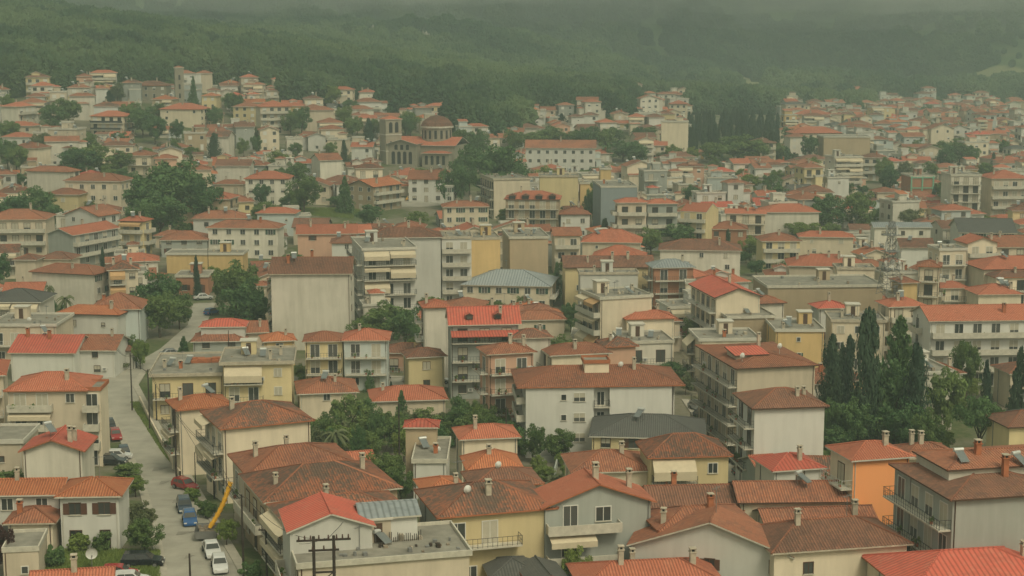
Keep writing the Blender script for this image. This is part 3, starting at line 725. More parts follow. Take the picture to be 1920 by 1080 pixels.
# ---------------------------------------------------------------- trees
def leaf_mesh(name, C_, R_, per, size, mat, seed, out=0.5, aspect=1.6, up=0.0, shell=0.55):
    """leaf-sized quads spread through the volume of many clumps; C_ = clump centres, R_ = radii"""
    r = np.random.default_rng(seed); C_ = np.asarray(C_, float); R_ = np.asarray(R_, float); n = len(C_) * per
    c = np.repeat(C_, per, 0); R = np.repeat(R_, per)
    d = r.normal(size=(n, 3)); d /= np.linalg.norm(d, axis=1)[:, None]
    rr = R * (shell + (1 - shell) * r.random(n)); p = c + d * rr[:, None] * np.array([1, 1, .8])
    nrm = d * out + r.normal(size=(n, 3)) * (1 - out) * .8; nrm[:, 2] += up; nrm /= np.linalg.norm(nrm, axis=1)[:, None]
    t = np.cross(nrm, r.normal(size=(n, 3))); t /= np.linalg.norm(t, axis=1)[:, None]; b = np.cross(nrm, t)
    s = size * (0.6 + 0.8 * r.random(n)); t *= (s * aspect)[:, None] * .5; b *= s[:, None] * .5
    V = np.stack([p - t, p + b, p + t, p - b], 1).reshape(-1, 3)
    me = bpy.data.meshes.new(name); me.vertices.add(4 * n); me.vertices.foreach_set('co', V.ravel())
    me.loops.add(4 * n); me.loops.foreach_set('vertex_index', np.arange(4 * n, dtype=np.int32))
    me.polygons.add(n); me.polygons.foreach_set('loop_start', np.arange(0, 4 * n, 4, dtype=np.int32)); me.polygons.foreach_set('loop_total', np.full(n, 4, dtype=np.int32))
    me.materials.append(mat); me.update(calc_edges=True); return me
def clumps_round(seed, n, flat=1.0, low=-0.75, r0=.20, r1=.36):
    rr = random.Random(seed); C_, R_ = [], []
    while len(C_) < n:
        p = Vector([rr.gauss(0, 1) for _ in range(3)]).normalized() * rr.uniform(.25, .82) ** .8
        if p.z < low: continue
        p.x *= rr.uniform(.85, 1.1); C_.append((p.x, p.y, p.z * flat)); R_.append(rr.uniform(r0, r1))
    return C_, R_
def trunk_mesh(seed, h, r, limbs=6, spread=.55, top=1.0):
    b = MB(); rr = random.Random(seed); p = Vector((0, 0, -.3)); q = Vector((rr.uniform(-.04, .04), rr.uniform(-.04, .04), h * .5))
    b.tube(p, q, r, r * .75, 8); b.tube(q, (0, 0, h), r * .75, r * .5, 8)
    for i in range(limbs):
        a = i * 2.4 + rr.random(); e = Vector((math.cos(a) * spread, math.sin(a) * spread, h + rr.uniform(.15, .6) * top))
        s = Vector((0, 0, h * rr.uniform(.7, 1))); m = s.lerp(e, .5) + Vector((0, 0, .06)); b.tube(s, m, r * .45, r * .3, 6); b.tube(m, e, r * .3, r * .1, 5)
    return b.mesh('trunk', [M['bark']])
TREE = {}
def tree_kit(kind, variant):
    key = (kind, variant)
    if key in TREE: return TREE[key]
    sd = variant * 17 + 5
    if kind in ('broad', 'fresh', 'dark', 'olive', 'plum'):      # unit tree: height 1, crown radius .5
        C_, R_ = clumps_round(sd, 46); C_ = [(x * .5, y * .5, .58 + z * .43) for x, y, z in C_]; R_ = [v * .42 for v in R_]
        cr = leaf_mesh('crown', C_, R_, 120, .030, LEAF[kind], sd); tr = trunk_mesh(sd, .34, .03, 7, .26, .5)
    elif kind == 'bush':
        C_, R_ = clumps_round(sd, 26, low=-.5); C_ = [(x * .5, y * .5, .42 + z * .45) for x, y, z in C_]; R_ = [v * .5 for v in R_]
        cr = leaf_mesh('crown', C_, R_, 110, .05, LEAF[['broad', 'fresh', 'dark', 'olive'][variant % 4]], sd); tr = trunk_mesh(sd, .25, .03, 5, .2, .3)
    elif kind == 'cypress':
        rr = random.Random(sd); C_, R_ = [], []
        for i in range(60):
            z = .06 + .9 * i / 60; rad = .5 * (min(1, z / .12) ** .6) * (1 - z) ** .5 * 1.12; a = rr.random() * 6.28; q = rad * rr.uniform(.2, .8)
            C_.append((q * math.cos(a), q * math.sin(a), z)); R_.append(max(.02, rad * .55))
        C_.append((0, 0, .97)); R_.append(.02)
        # radius units are height units here: the crown is squeezed to its own width by the object's scale
        cr = leaf_mesh('crown', C_, R_, 100, .035, LEAF['cypress'], sd, out=.8, aspect=1.5, up=.25); tr = trunk_mesh(sd, .12, .05, 0)
    elif kind == 'conifer':
        rr = random.Random(sd); C_, R_ = [], []
        for i in range(95):
            z = .10 + .86 * (i / 95); rad = .5 * (1 - z) ** .8 * (0.8 + .35 * math.sin(i * .9)); a = i * 2.4 + rr.random() * .5; q = rad * rr.uniform(.45, 1)
            C_.append((q * math.cos(a), q * math.sin(a), z - q * .15)); R_.append(max(.025, rad * .32))
        cr = leaf_mesh('crown', C_, R_, 70, .030, LEAF['cypress' if variant % 2 else 'dark'], sd, out=.4, aspect=2.2); tr = trunk_mesh(sd, .9, .035, 0)
    elif kind == 'pine':                                           # umbrella pine
        C_, R_ = clumps_round(sd, 44, .42, -.35); C_ = [(x * .5, y * .5, .74 + z * .5) for x, y, z in C_]; R_ = [v * .38 for v in R_]
        cr = leaf_mesh('crown', C_, R_, 120, .026, LEAF['dark'], sd); tr = trunk_mesh(sd, .5, .028, 8, .3, .45)
    elif kind == 'palm':
        b = MB(); rr = random.Random(sd)
        for i in range(26):
            a = i * 2.4; el = rr.uniform(-.2, 1.1); L = .45; prev = Vector((0, 0, .72)); w = .035
            dx, dy = math.cos(a), math.sin(a)
            for k in range(6):
                t = (k + 1) / 6; q = Vector((dx * L * t * math.cos(el * .6), dy * L * t * math.cos(el * .6), .72 + L * (math.sin(el) * t - .75 * t * t)))
                side = Vector((-dy, dx, 0)) * w * (1 - t * .7)
                for sg in (-1, 1): b.face([prev, q, q + side * sg * 2 + Vector((0, 0, -.03)), prev + side * sg * 2.2 + Vector((0, 0, -.03))], 0)
                prev = q
        cr = b.mesh('crown', [LEAF['olive']]); t = MB(); t.tube((0, 0, -.2), (0.01, 0, .72), .045, .035, 8); tr = t.mesh('trunk', [M['bark']])
    TREE[key] = (cr, tr); return TREE[key]
TREES = []
TN = {'broad': ('broadleaf_tree', 'tree', 'leafy mid-green tree'), 'fresh': ('broadleaf_tree', 'tree', 'bright green leafy tree'), 'dark': ('broadleaf_tree', 'tree', 'dark green dense tree'),
      'olive': ('olive_tree', 'tree', 'pale grey-green tree'), 'plum': ('plum_tree', 'tree', 'dark reddish-leaved tree'), 'bush': ('bush', 'bush', 'rounded green bush'),
      'cypress': ('cypress_tree', 'tree', 'dark columnar cypress'), 'conifer': ('conifer_tree', 'tree', 'dark pointed conifer'), 'pine': ('pine_tree', 'tree', 'umbrella pine with bare trunk'), 'palm': ('palm_tree', 'tree', 'palm with arching fronds')}
def tree(kind, px, py, wpx, hpx, label=None, lm=None, hm=None, variant=None, pos=None, desc=None, group=None):
    """crown top at picture (px, py), wpx wide and hpx high; stands where the sight line over its top has that height above the ground"""
    if pos is None:
        h = hm or 8.0
        for _ in range(6):                                          # height in metres that gives hpx at its distance
            P = hit(px, py, h); h2 = hpx * P.y / F * 1.02
            if hm: break
            h = max(1.2, .5 * h + .5 * h2)
        P = hit(px, py, h); w = wpx * P.y / F; x, y = P.x, P.y
    else: x, y, w, h = pos
    y += 0.0; g = gz(x, y)
    if variant is None: variant = (int(px * 3 + py) % 4) if pos is None else int(abs(x * 3 + y)) % 4
    cr, tr = tree_kit(kind, variant); nme, cat, dsc = TN[kind]
    root = empty(nme, (x, y, g - .1), (x * 1.7 + y) % 6.28)
    sc = (w, w, h)
    link('crown', cr, root, scale=sc); link('trunk', tr, root, scale=(max(w, h * .3) if kind != 'cypress' else w, ) * 2 + (h,))
    register(root, desc or dsc, label, cat, group or {'tree': 'trees among the houses', 'bush': 'bushes among the houses'}[cat], (x, y, g + h), lm)
    a = proj(x, y, g + h); b = proj(x, y, g)
    TREES.append((x, y, w / 2, (a[0] - w / 2 * F / y, a[1], a[0] + w / 2 * F / y, b[1]), y, pos is None)); THINGS[-1].update(tree=len(TREES) - 1, auto=pos is not None)
    return root

# ---------------------------------------------------------------- cars
def loft(profile, hw, name, mats, rows):
    pass
def car_meshes(kind):
    """hatch / wagon / saloon: nose along +x, wheels on z=0"""
    L, H, W = {'hatch': (3.9, 1.48, .84), 'wagon': (4.4, 1.55, .88), 'saloon': (4.4, 1.42, .87)}[kind]
    a = L / 2; bh = H * .62
    lower = {'hatch': [(-a, .35), (-a, bh * .95), (-a + .12, bh), (a * .42, bh * 1.0), (a - .25, bh * .80), (a, bh * .58), (a, .32)],
             'wagon': [(-a, .35), (-a, bh * .98), (-a + .1, bh), (a * .40, bh), (a - .25, bh * .80), (a, bh * .58), (a, .32)],
             'saloon': [(-a, .38), (-a, bh * .88), (-a + .15, bh * .97), (a * .40, bh), (a - .25, bh * .78), (a, bh * .58), (a, .32)]}[kind]
    top = {'hatch': [(-a + .12, bh), (-a + .42, H - .04), (-a + .8, H), (a * .02, H), (a * .18, H - .05), (a * .50, bh)],
           'wagon': [(-a + .1, bh), (-a + .32, H - .04), (-a + .7, H), (a * .05, H), (a * .2, H - .05), (a * .50, bh)],
           'saloon': [(-a + .55, bh), (-a + 1.15, H - .05), (-a + 1.45, H), (a * .05, H), (a * .2, H - .05), (a * .50, bh)]}[kind]
    b = MB(); inset = lambda z: W - .06 - max(0, (z - bh)) * .32 - (0.05 if z < .45 else 0)
    def skin(P, close, m):
        A = [(x, -inset(z), z) for x, z in P]; Z = [(x, inset(z), z) for x, z in P]; n = len(P)
        for i in range(n - (0 if close else 1)): j = (i + 1) % n; b.face([A[i], Z[i], Z[j], A[j]], m)
        b.face(A, m); b.face(Z[::-1], m)
    skin(lower, True, 0)
    skin(top, True, 0)
    for sx in (-1, 1):                                               # bumpers and sill
        b.box(sx * a - .06, -W + .12, .28, sx * a + .06, W - .12, .52, 0)
    g = MB(); e = .012
    def lerp(p, q, t): return (p[0] + (q[0] - p[0]) * t, p[1] + (q[1] - p[1]) * t)
    for sg in (-1, 1):                                               # side glass split by pillars
        lo = [(top[0][0] + .30, bh + .04), (top[-1][0] - .22, bh + .04)]; hi = [(top[1][0] + .30, H - .10), (top[-2][0] - .06, H - .10)]
        for t0, t1 in ((0.02, .42), (.46, .98)):
            q = [lerp(lo[0], lo[1], t0), lerp(lo[0], lo[1], t1), lerp(hi[0], hi[1], t1), lerp(hi[0], hi[1], t0)]
            pts = [(x, sg * (inset(z) + e), z) for x, z in q]; g.face(pts if sg < 0 else pts[::-1], 0)
    for p, q in ((top[-1], top[-2]), (top[0], top[1])):              # windscreen, rear window
        p2, q2 = lerp(p, q, .1), lerp(p, q, .92); o = e * 2 * (1 if p is top[-1] else -1)
        pts = [(p2[0] + o, -inset(p2[1]) + .08, p2[1]), (p2[0] + o, inset(p2[1]) - .08, p2[1]), (q2[0] + o, inset(q2[1]) - .06, q2[1] + e), (q2[0] + o, -inset(q2[1]) + .06, q2[1] + e)]
        g.face(pts if p is top[-1] else pts[::-1], 0)
    return b, g, L, W, bh
CAR = {}
def car(px, py, heading, colour, kind='hatch', label=None, lm=None, group='cars parked along the streets', desc=None, cname='', pos=None):
    P = hit(px, py, 0.0) if pos is None else Vector(pos); P.z = gz(P.x, P.y) + .07
    if kind not in CAR: CAR[kind] = car_meshes(kind)
    b, g, L, W, bh = CAR[kind]; pm = paint('car_paint_' + cname, colour)
    root = empty('parked_car', P, math.radians(heading))
    b.build('body', [pm], root); g.build('window_glass', [M['glass']], root)
    if 'wheel' not in MESH:
        t = MB(); t.tube((0, -.10, 0), (0, .10, 0), .31, n=16); MESH['wheel'] = t.mesh('tyre', [M['rubber']])
        t = MB(); t.tube((0, -.115, 0), (0, .115, 0), .19, n=10); MESH['rim'] = t.mesh('rim', [M['iron']])
        t = MB(); t.box(-.05, -.16, -.07, .05, .16, .07); MESH['lamp'] = t.mesh('headlight', [M['white']]); MESH['tail'] = t.mesh('tail_light', [M['red']])
    for sx in (-1, 1):
        for sy in (-1, 1):
            wl = link('wheel', MESH['wheel'], root, (sx * L * .31, sy * (W - .10), .31)); link('rim', MESH['rim'], wl)
            link('headlight' if sx > 0 else 'tail_light', MESH['lamp'] if sx > 0 else MESH['tail'], root, (sx * (L / 2 - .02), sy * (W - .28), bh * .62 + (.05 if sx < 0 else 0)))
    register(root, desc or f'{cname} parked car', label, 'car', group, (P.x, P.y, P.z + 1.4), lm)
    return root

# ---------------------------------------------------------------- poles, wires, masts
POLES = {}
def pole(px, py, hpx=None, h=8.5, arm=True, key=None, label=None, r=.13, rz=0.0, lean=0.0):
    P = hit(px, py, 0) if hpx is None else hit(px, py, h)
    g = gz(P.x, P.y); root = empty('utility_pole', (P.x, P.y, g), rz)
    b = MB(); b.tube((0, 0, -1), (lean, 0, h), r, r * .7, 8); b.build('post', [M['wood']], root)
    if arm:
        b = MB(); b.box(-.75 + lean, -.05, h - .55, .75 + lean, .05, h - .43); b.build('crossarm', [M['wood']], root)
        for x in (-.65, -.25, .25, .65):
            if ('ins' not in MESH): t = MB(); t.tube((0, 0, 0), (0, 0, .2), .05, .03, 6); MESH['ins'] = t.mesh('insulator', [M['ceram']])
            link('insulator', MESH['ins'], root, (x + lean, 0, h - .43))
    register(root, 'dark wooden utility pole', label, 'utility pole', 'utility poles along the streets', (P.x, P.y, g + h))
    if key: POLES[key] = Vector((P.x, P.y, g + h - .3))
    return root
def cable(a, b, sag=.6, off=0.0, label=None):
    a, b = a.copy(), b.copy(); a.x += off; b.x += off; mb = MB(); n = 12; prev = a
    for i in range(1, n + 1):
        t = i / n; q = a.lerp(b, t); q.z -= sag * 4 * t * (1 - t); mb.tube(prev, q, .022, n=4, caps=False); prev = q
    o = mb.build('overhead_cable', [M['rubber']])
    m = a.lerp(b, .5); register(o, 'thin black overhead cable', label, 'cable', 'overhead cables between the poles', (m.x, m.y, m.z - sag))

# ---------------------------------------------------------------- streets
random.seed(4)
road('road', [(318, 1120), (312, 1060), (300, 1000), (272, 905), (240, 830), (208, 770), (192, 722), (160, 700)],
     [(470, 1120), (440, 1060), (405, 1000), (352, 905), (305, 830), (272, 770), (248, 722), (262, 700)])
road('road', [(192, 716), (240, 690), (300, 655), (352, 610), (362, 570)], [(262, 706), (275, 696), (330, 664), (385, 612), (405, 568)], lift=.09, kerb=False)
road('road', [(150, 712), (60, 700)], [(200, 700), (60, 692)], lift=.05, kerb=False)
road('road', [(548, 716), (700, 722), (880, 726)], [(548, 704), (700, 708), (880, 712)])
road('road', [(1380, 905), (1368, 860), (1325, 800), (1290, 750)], [(1440, 905), (1405, 860), (1345, 800), (1303, 750)])
road('road', [(735, 388), (790, 388), (845, 384)], [(745, 372), (790, 370), (845, 368)], kerb=False)
road('road', [(640, 400), (700, 392), (745, 384)], [(650, 392), (700, 386), (740, 376)], kerb=False)
for (a, b, c) in ((330, 1000, 40), (322, 940, 30), (285, 880, 36), (345, 1045, 22), (298, 905, 24)):     # repairs in the asphalt
    ribbon('road_patch', [(a, b + 5), (a + c * .4, b + 3)], [(a + 4, b - 2), (a + c, b - 3)], M['patch'], .10, 2)

# ---------------------------------------------------------------- buildings placed one by one, nearest rows first
W_ = 'w'
# bottom edge
B(60, 205, 1104, 3, 10, 1070, 'white', 'gx', 'red', '.', '.', 'low house whose red tile roof cuts the bottom edge below the grassy yard', lm='bottom-left red roof')
B(925, 1010, 1082, 4, 10, 1040, 'beige', 'hip', 'slate', '.', '.', 'grey slate hipped roof at the bottom edge left of the pointed shrub', ch=0)
B(1000, 1062, 1090, 4.5, 14, 1045, 'beige', 'gy', 'slate', '.', '.', 'grey slate gable at the bottom edge between slate hip and tall green shrub', ch=0)
B(1095, 1350, 1102, 5, 8, 1052, 'white', 'hip', 'red', '.', '.', 'long bright red roof along the bottom edge under the grey gabled house', ch=3)
B(1710, 2010, 1112, 6, 10, 1030, 'cream', 'hip', 'metal', '.', '.', 'big bright red sheet roof filling the bottom right corner', lm='big red corner roof', ch=1)
B(1850, 1990, 1040, 5, 14, 1005, 'cream', 'hip', 'brown', '.', 'w', 'low house with mossy brown roof at the right edge above the red corner roof')
B(560, 880, 1066, 8.5, 14, 9, 'beige', 'flat', 'terra', '.', 'b', 'stained roof terrace beside the red sheet roof, with yellow door', lm='stained roof terrace', ch=0, so=1, di=0,
  wings=[(-4.4, 2.4, 7.6, 6.8, 11.0, 'gy', 'metal', 'white'), (1.4, 2.8, 5.2, 4.0, 11.2, 'gx', 'sheetgrey', 'white')], cat='house')
B(826, 1036, 968, 9.3, 16, 905, 'yellow', 'hip', 'weath', '.', '.', 'yellow house with mottled brown roof and railed balcony on its front', lm='yellow balcony house', wings=(), so=0, an=1, di=1, rail='iron', sidew='grey', sty=('frame', ['']),
  ex=[(1.7, 6.2, 1.5, 2.2, '', 0), (5.0, 6.2, 1.5, 2.2, 'full', 0), (3.0, 2.6, 1.2, 1.3, '', 0), (6.0, 2.6, 1.2, 1.3, 'half', 0)], exb=[(.9, 8.0, 6.1, 0, 'iron')])
B(1022, 1220, 948, 9.6, 12, 883, 'grey', 'gy', 'red', '.', '.', 'grey gabled house with bright red roof and two long balconies', lm='grey gabled house', rail='solid', ch=2, sty=('frame', ['']), sidew='bluegrey',
  ex=[(2.6, 7.2, 1.4, 2.2, '', 0), (6.0, 7.7, 1.5, 1.4, '', 0), (2.6, 4.2, 1.7, 2.2, '', 0), (6.6, 1.0, 2.4, 1.9, '', 0)], exb=[(.1, 7.6, 6.9, 0, 'solid'), (.1, 7.6, 3.6, 0, 'solid')], exa=[(.3, 5.0, 6.6, .25, .5, 'awn')])
B(1185, 1480, 1040, 6.5, -14, 998, 'white', 'gy', 'terra', 's', '.', 'white house with wide tiled gable in front of the small white hipped house', lm='wide white gable', ch=1, an=1)
B(1240, 1412, 993, 7.5, 12, 950, 'pale', 'hip', 'terra', 's', '.', 'small off-white house with shallow terracotta hip above the wide white gable', ch=1)
B(1452, 1700, 1035, 7, 12, 975, 'cream', 'hip', 'brown', 's', 'w', 'cream house with broad dark brown hipped roof and pale hip lines', lm='cream house with dark brown roof', ch=1, an=1, pitch=.42)
B(1225, 1400, 955, 4.5, 4, 905, 'cream', 'gx', 'brown', '.', '.', 'long low mossy red-brown roof right of the grey gabled house', ch=1)
B(1390, 1585, 938, 5.5, 2, 898, 'cream', 'gx', 'terra', '.', '.', 'long tiled roof with a solar tank on its right end, left of the orange house', so=1, ch=0)
B(1440, 1640, 982, 4.2, 6, 955, 'cream', 'gx', 'terra', '.', '.', 'low tiled shed roof between solar-tank roof and dark brown hip', ch=1)
# right bottom
B(1600, 1705, 862, 10, 14, 812, 'orange', 'hip', 'red', '.', 'b', 'tall house with a plain bright orange wall and red hipped roof', lm='bright orange house', rail='white', ch=1, so=0, sidew='cream')
B(1700, 1795, 858, 7, 10, 832, 'beige', 'hip', 'terra', '.', '.', 'low red roof tucked behind the bright orange house', ch=2)
B(1787, 2010, 935, 12.5, 12, 12.5, 'grey', 'hip', 'brown', '.', 'b', 'grey apartment block with blank end wall and corner balconies at the right edge', lm='grey apartment block at right', cat='apartment block', name='apartment_block', rail='iron', ch=2, so=2,
  wings=[(3.5, 1.6, 16, 7, 14.1, 'hip', 'terra', 'pale')], pitch=.2)
B(1452, 1540, 882, 5, 14, 835, 'white', 'hip', 'metal', 's', '.', 'small white house with bright red roof left of the orange house', ch=1)
B(1425, 1450, 880, 3.5, 14, 850, 'grey', 'gx', 'red', '.', '.', 'tiny grey lean-to with red roof beside small white house', ch=0)
B(1220, 1366, 857, 6.4, 6, 812, 'yellow', 'hip', 'weath', 'c', '.', 'yellow cottage with mottled pyramid roof and orange-backed porch', lm='yellow cottage with porch', ch=0, pitch=.5)
B(1076, 1218, 885, 4.3, 6, 843, 'cream', 'hip', 'terra', '.', '.', 'low cream house with red hipped roof left of the yellow cottage', ch=1)
B(1110, 1318, 822, 5.2, -6, 776, 'yellow', 'hip', 'slate', 'w', '.', 'single-storey yellow house under a wide charcoal hipped roof', lm='charcoal-roofed house', ch=0, so=1, pitch=.34)
B(985, 1265, 723, 10.6, 4, 688, 'white', 'hip', 'terra', '.', 'b', 'large white four-storey block with small windows and stair box on its roof', lm='large white block', cat='apartment block', name='apartment_block', rail='solid', ch=1, di=1, ov=1.35, pitch=.30, sty=('frame', ['']),
  bays=[(0, 9.9, 1.0), (12.2, 21.3, 1.0)], ex=[(5.5, z, .7, .8, '', 1.0) for z in (8.6, 5.6, 2.6)] + [(7.8, z, 1.6, 1.2, 'half', 1.0) for z in (8.4, 5.4, 2.4)] + [(11.0, z, 1.0, 1.9, '', 0) for z in (7.6, 4.6, 1.6)], exb=[(9.92, 12.18, z, 0, 'iron') for z in (7.5, 4.5, 1.5)],
  wings=[(-.2, -.6, 3.6, 3.4, 13.2, 'flat', 'terra', 'cream')])
B(1415, 1546, 765, 11, 8, 727, 'white', 'hip', 'brown', '.', 'b', 'white house with blank wall, brown hipped roof and dark shutters', lm='white house with brown roof', rail='iron', sty=('framed', ['shutb']), ch=2)
B(1383, 1528, 690, 14, 12, 17, 'beige', 'hip', 'terra', '.', 'b', 'tall beige block with side balconies behind the white brown-roofed house', lm='tall beige block', cat='apartment block', name='apartment_block', ch=1, di=2, pitch=.16, wings=[(-2.2, -2.2, 4.6, 4.0, 15.0, 'shed', 'metal')])
# lower left
B(43, 153, 843, 7.6, 2, 797, 'pale', 'gy', 'metal', '.', '.', 'off-white house with plain gable wall under bright red sheet roof', lm='plain gable house', ch=2, so=1)
B(-30, 42, 832, 7, 3, 800, 'beige', 'flat', 'terra', 's', '.', 'beige flat-roofed annexe at the left edge beside the plain gable house', ch=0)
B(112, 222, 930, 6.2, 3, 893, 'white', 'hip', 'orange', 'w', '.', 'white house with orange-red hipped roof and two brown-shuttered windows', lm='white house by the grassy yard', sty=('framed', ['shutb', '']), ch=0, an=1)
B(-20, 110, 925, 5.8, 3, 896, 'white', 'gx', 'orange', 'w', '.', 'long left wing of white cottage under orange tiles by the yard', ch=1)
B(15, 98, 980, 3.6, 4, 944, 'cream', 'hip', 'terra', 's', '.', 'low outbuilding with brick chimney in front of the white cottage', ch=1)
B(5, 72, 1036, 3.4, 8, 6, 'beige', 'flat', 'terra', 's', '.', 'half-ruined beige shed with flat roof in the bottom left corner', lm='ruined shed', ch=0, ov=.2)
B(14, 160, 732, 11, 2, 696, 'beige', 'hip', 'red', 'c', '.', 'beige block with lowered canvas awnings beside the street', lm='beige block with awnings', cat='apartment block', name='apartment_block', rail='solid', ch=1, wings=[(6.15, -1.5, 2.4, 5, 10.8, 'flat', 'red', 'cream', 'b', 10.8)])
B(418, 582, 803, 9.6, 24, 755, 'cream', 'hip', 'weath', '.', 'a', 'three-storey cream house with street-side balconies and mossy hipped roof', lm='cream corner house', rail='iron', ch=1, di=0)
B(335, 432, 768, 9.3, 24, 742, 'cream', 'hip', 'orange', '.', 'a', 'orange-roofed rear half of cream house along the street', rail='iron', ch=1)
B(468, 665, 889, 7.2, 22, 838, 'beige', 'hip', 'terra', '.', 'b', 'wide terracotta roof just in front of the cream corner house', ch=2)
B(500, 745, 940, 7.0, 22, 872, 'tan', 'hip', 'weath', '.', 'b', 'wide mossy roof with two stout chimneys, middle of three along the street', ch=2)
B(548, 770, 990, 7.8, 22, 908, 'ochre', 'hip', 'weath', '.', 'a', 'ochre house under a big mottled roof behind the red sheet roof', lm='big mottled roof', ch=1, di=1, rail='iron')
B(285, 418, 706, 7.0, 6, 664, 'yellow', 'flat', 'terra', 'b', '.', 'left half of long cream-yellow flat-roofed block by the junction', lm='long flat-roofed block', cat='apartment block', name='apartment_block', rail='iron', ch=2, ov=1.2)
B(418, 546, 684, 9.0, 6, 655, 'yellow', 'flat', 'terra', 'c', '.', 'right half of long cream-yellow flat-roofed block, next to twin houses', cat='apartment block', name='apartment_block', rail='iron', ch=2, ov=1.2)
B(20, 138, 660, 5.4, -2, 625, 'white', 'gx', 'metal', '.', '.', 'low white house with long bright red sheet roof and little belfry-like chimney', lm='low white house with red sheet roof', ch=2)
B(140, 214, 655, 5.2, -2, 625, 'white', 'gx', 'terra', 's', '.', 'white annexe with brown tiles right of the long red sheet roof', ch=1)
B(192, 252, 657, 3.4, 0, 640, 'white', 'hip', 'brown', 'w', '.', 'small porch house with brown roof at the road junction', ch=0)
B(108, 222, 590, 7.0, -8, 573, 'white', 'hip', 'orange', 's', '.', 'clean white two-storey house with orange roof and two narrow windows', lm='clean white house', ch=1)
B(170, 262, 580, 7.4, 4, 548, 'bluewhite', 'hip', 'terra', '.', '.', 'pale house with tall red pyramid roof behind the clean white house', ch=1, pitch=.5)
B(-20, 104, 612, 7, 0, 590, 'beige', 'flat', 'terra', 'b', '.', 'beige terraced house with ochre awning at the left edge', rail='white', ch=0, di=1)
B(-30, 75, 566, 8, 0, 540, 'pale', 'hip', 'slate', 'a', '.', 'off-white house with dark grey roof and lowered blinds at the left edge', ch=0)
B(362, 458, 640, 4.6, 4, 618, 'grey', 'hip', 'terra', 'w', '.', 'low grey house under a double red roof beside the winding road', lm='double red roof house', ch=0, wings=[(0.6, 1.0, 8.0, 5.2, 6.9, 'hip', 'metal', 'white')])
B(496, 552, 640, 5.5, 14, 612, 'ochre', 'hip', 'orange', 'w', 'w', 'small orange-walled house with orange tile roof behind flat block', lm='small orange-walled house', ch=1)
B(462, 500, 622, 5.5, 12, 600, 'beige', 'gx', 'terra', '.', '.', 'beige house half hidden left of the small orange-walled house')
B(572, 642, 640, 8.5, 4, 608, 'yellow', 'hip', 'terra', 'b', '.', 'yellow left half of twin houses with long balcony', lm='twin houses', rail='iron', ch=0)
B(645, 726, 638, 8.8, 2, 615, 'bluewhite', 'hip', 'red', 'b', 's', 'pale blue-white right half of twin houses with glazed balcony', rail='white', ch=1)
B(766, 833, 670, 6.4, 14, 645, 'yellow', 'hip', 'brown', 'w', '.', 'square yellow house with brown pyramid roof and four windows', lm='square yellow house', sty=('framed', ['full', '']), ch=0)
B(562, 668, 738, 4.6, 10, 706, 'beige', 'hip', 'terra', 's', '.', 'low house with red hipped roof and tall white chimney below twin houses', ch=1)
B(700, 835, 752, 4.2, 8, 706, 'beige', 'hip', 'red', '.', '.', 'low house under a broad bright red roof between cypress shrubs', lm='broad bright red roof', ch=1)
B(916, 1000, 664, 12.5, 16, 632, 'pink', 'hip', 'terra', 'b', 'b', 'pinkish four-storey block with two rows of planted balconies', lm='pinkish balcony block', cat='apartment block', name='apartment_block', rail='iron', ch=2)
B(965, 1032, 634, 11, 10, 618, 'pale', 'hip', 'brown', '.', '.', 'pale blank-walled block directly behind pinkish balcony block')
B(845, 972, 606, 13, 6, 572, 'grey', 'gx', 'metal', 'b', '.', 'tall house with bright red mansard roof and two small dormers', lm='red mansard block', cat='apartment block', name='apartment_block', rail='iron', ch=1, pitch=.62)
B(962, 1058, 600, 6.5, 6, 570, 'beige', 'hip', 'terra', 's', '.', 'beige house with red hip just right of the red mansard block', ch=0)
B(796, 840, 576, 13, 10, 562, 'pale', 'hip', 'red', '.', 'c', 'slim off-white slab with small red roof left of the red mansard', cat='apartment block', name='apartment_block')
B(1035, 1142, 666, 9, 14, 630, 'cream', 'hip', 'terra', 's', 'b', 'cream house with large orange-and-brown hipped roof behind white block', lm='orange-and-brown hip', ch=1)
B(1138, 1192, 650, 9, 12, 620, 'pink', 'hip', 'weath', '.', '.', 'pink-walled house with mossy roof right of orange-and-brown hip', di=1)
B(1126, 1222, 562, 13, 18, 545, 'cream', 'flat', 'terra', '.', 'a', 'cream flat-roofed apartment block with lowered side awnings', lm='cream flat-roofed block', cat='apartment block', name='apartment_block', ch=2, an=3)
B(1176, 1264, 598, 9.5, 8, 583, 'cream', 'hip', 'red', '.', '.', 'cream house with red roof in front of the cream flat-roofed block', ch=1)
B(1172, 1262, 645, 7, 8, 625, 'pale', 'flat', 'terra', 'a', '.', 'terraced house with long awning below the cream red-roofed house', ch=0)
B(1312, 1424, 640, 9, 4, 620, 'cream', 'flat', 'terra', 'w', 'c', 'cream flat-roofed house with cluttered terrace behind tall beige block', ch=1)
B(1343, 1425, 556, 12.5, 10, 514, 'cream', 'gy', 'metal', '.', 'b', 'cream gable-ended block with smooth red roof', lm='smooth red gable', cat='apartment block', name='apartment_block')
B(1393, 1470, 570, 10, 12, 548, 'pale', 'hip', 'terra', '.', 'b', 'pale hipped-roof house right of the smooth red gable')
B(1365, 1452, 598, 9, 8, 580, 'tan', 'flat', 'terra', '.', 'c', 'tan flat-roofed house with roof terrace wall', ch=0)
B(1455, 1545, 622, 8.5, 0, 600, 'ochre', 'flat', 'terra', 's', '.', 'ochre-yellow flat-roofed house left of the tall cypresses', lm='ochre flat-roofed house', ch=1)
B(1536, 1590, 578, 7, 8, 565, 'white', 'hip', 'metal', 'w', '.', 'tiny white penthouse with bright red roof and window strip')
B(1560, 1660, 605, 9, -4, 588, 'cream', 'flat', 'terra', 'w', '.', 'cream block behind the tall cypresses', cat='apartment block', name='apartment_block')
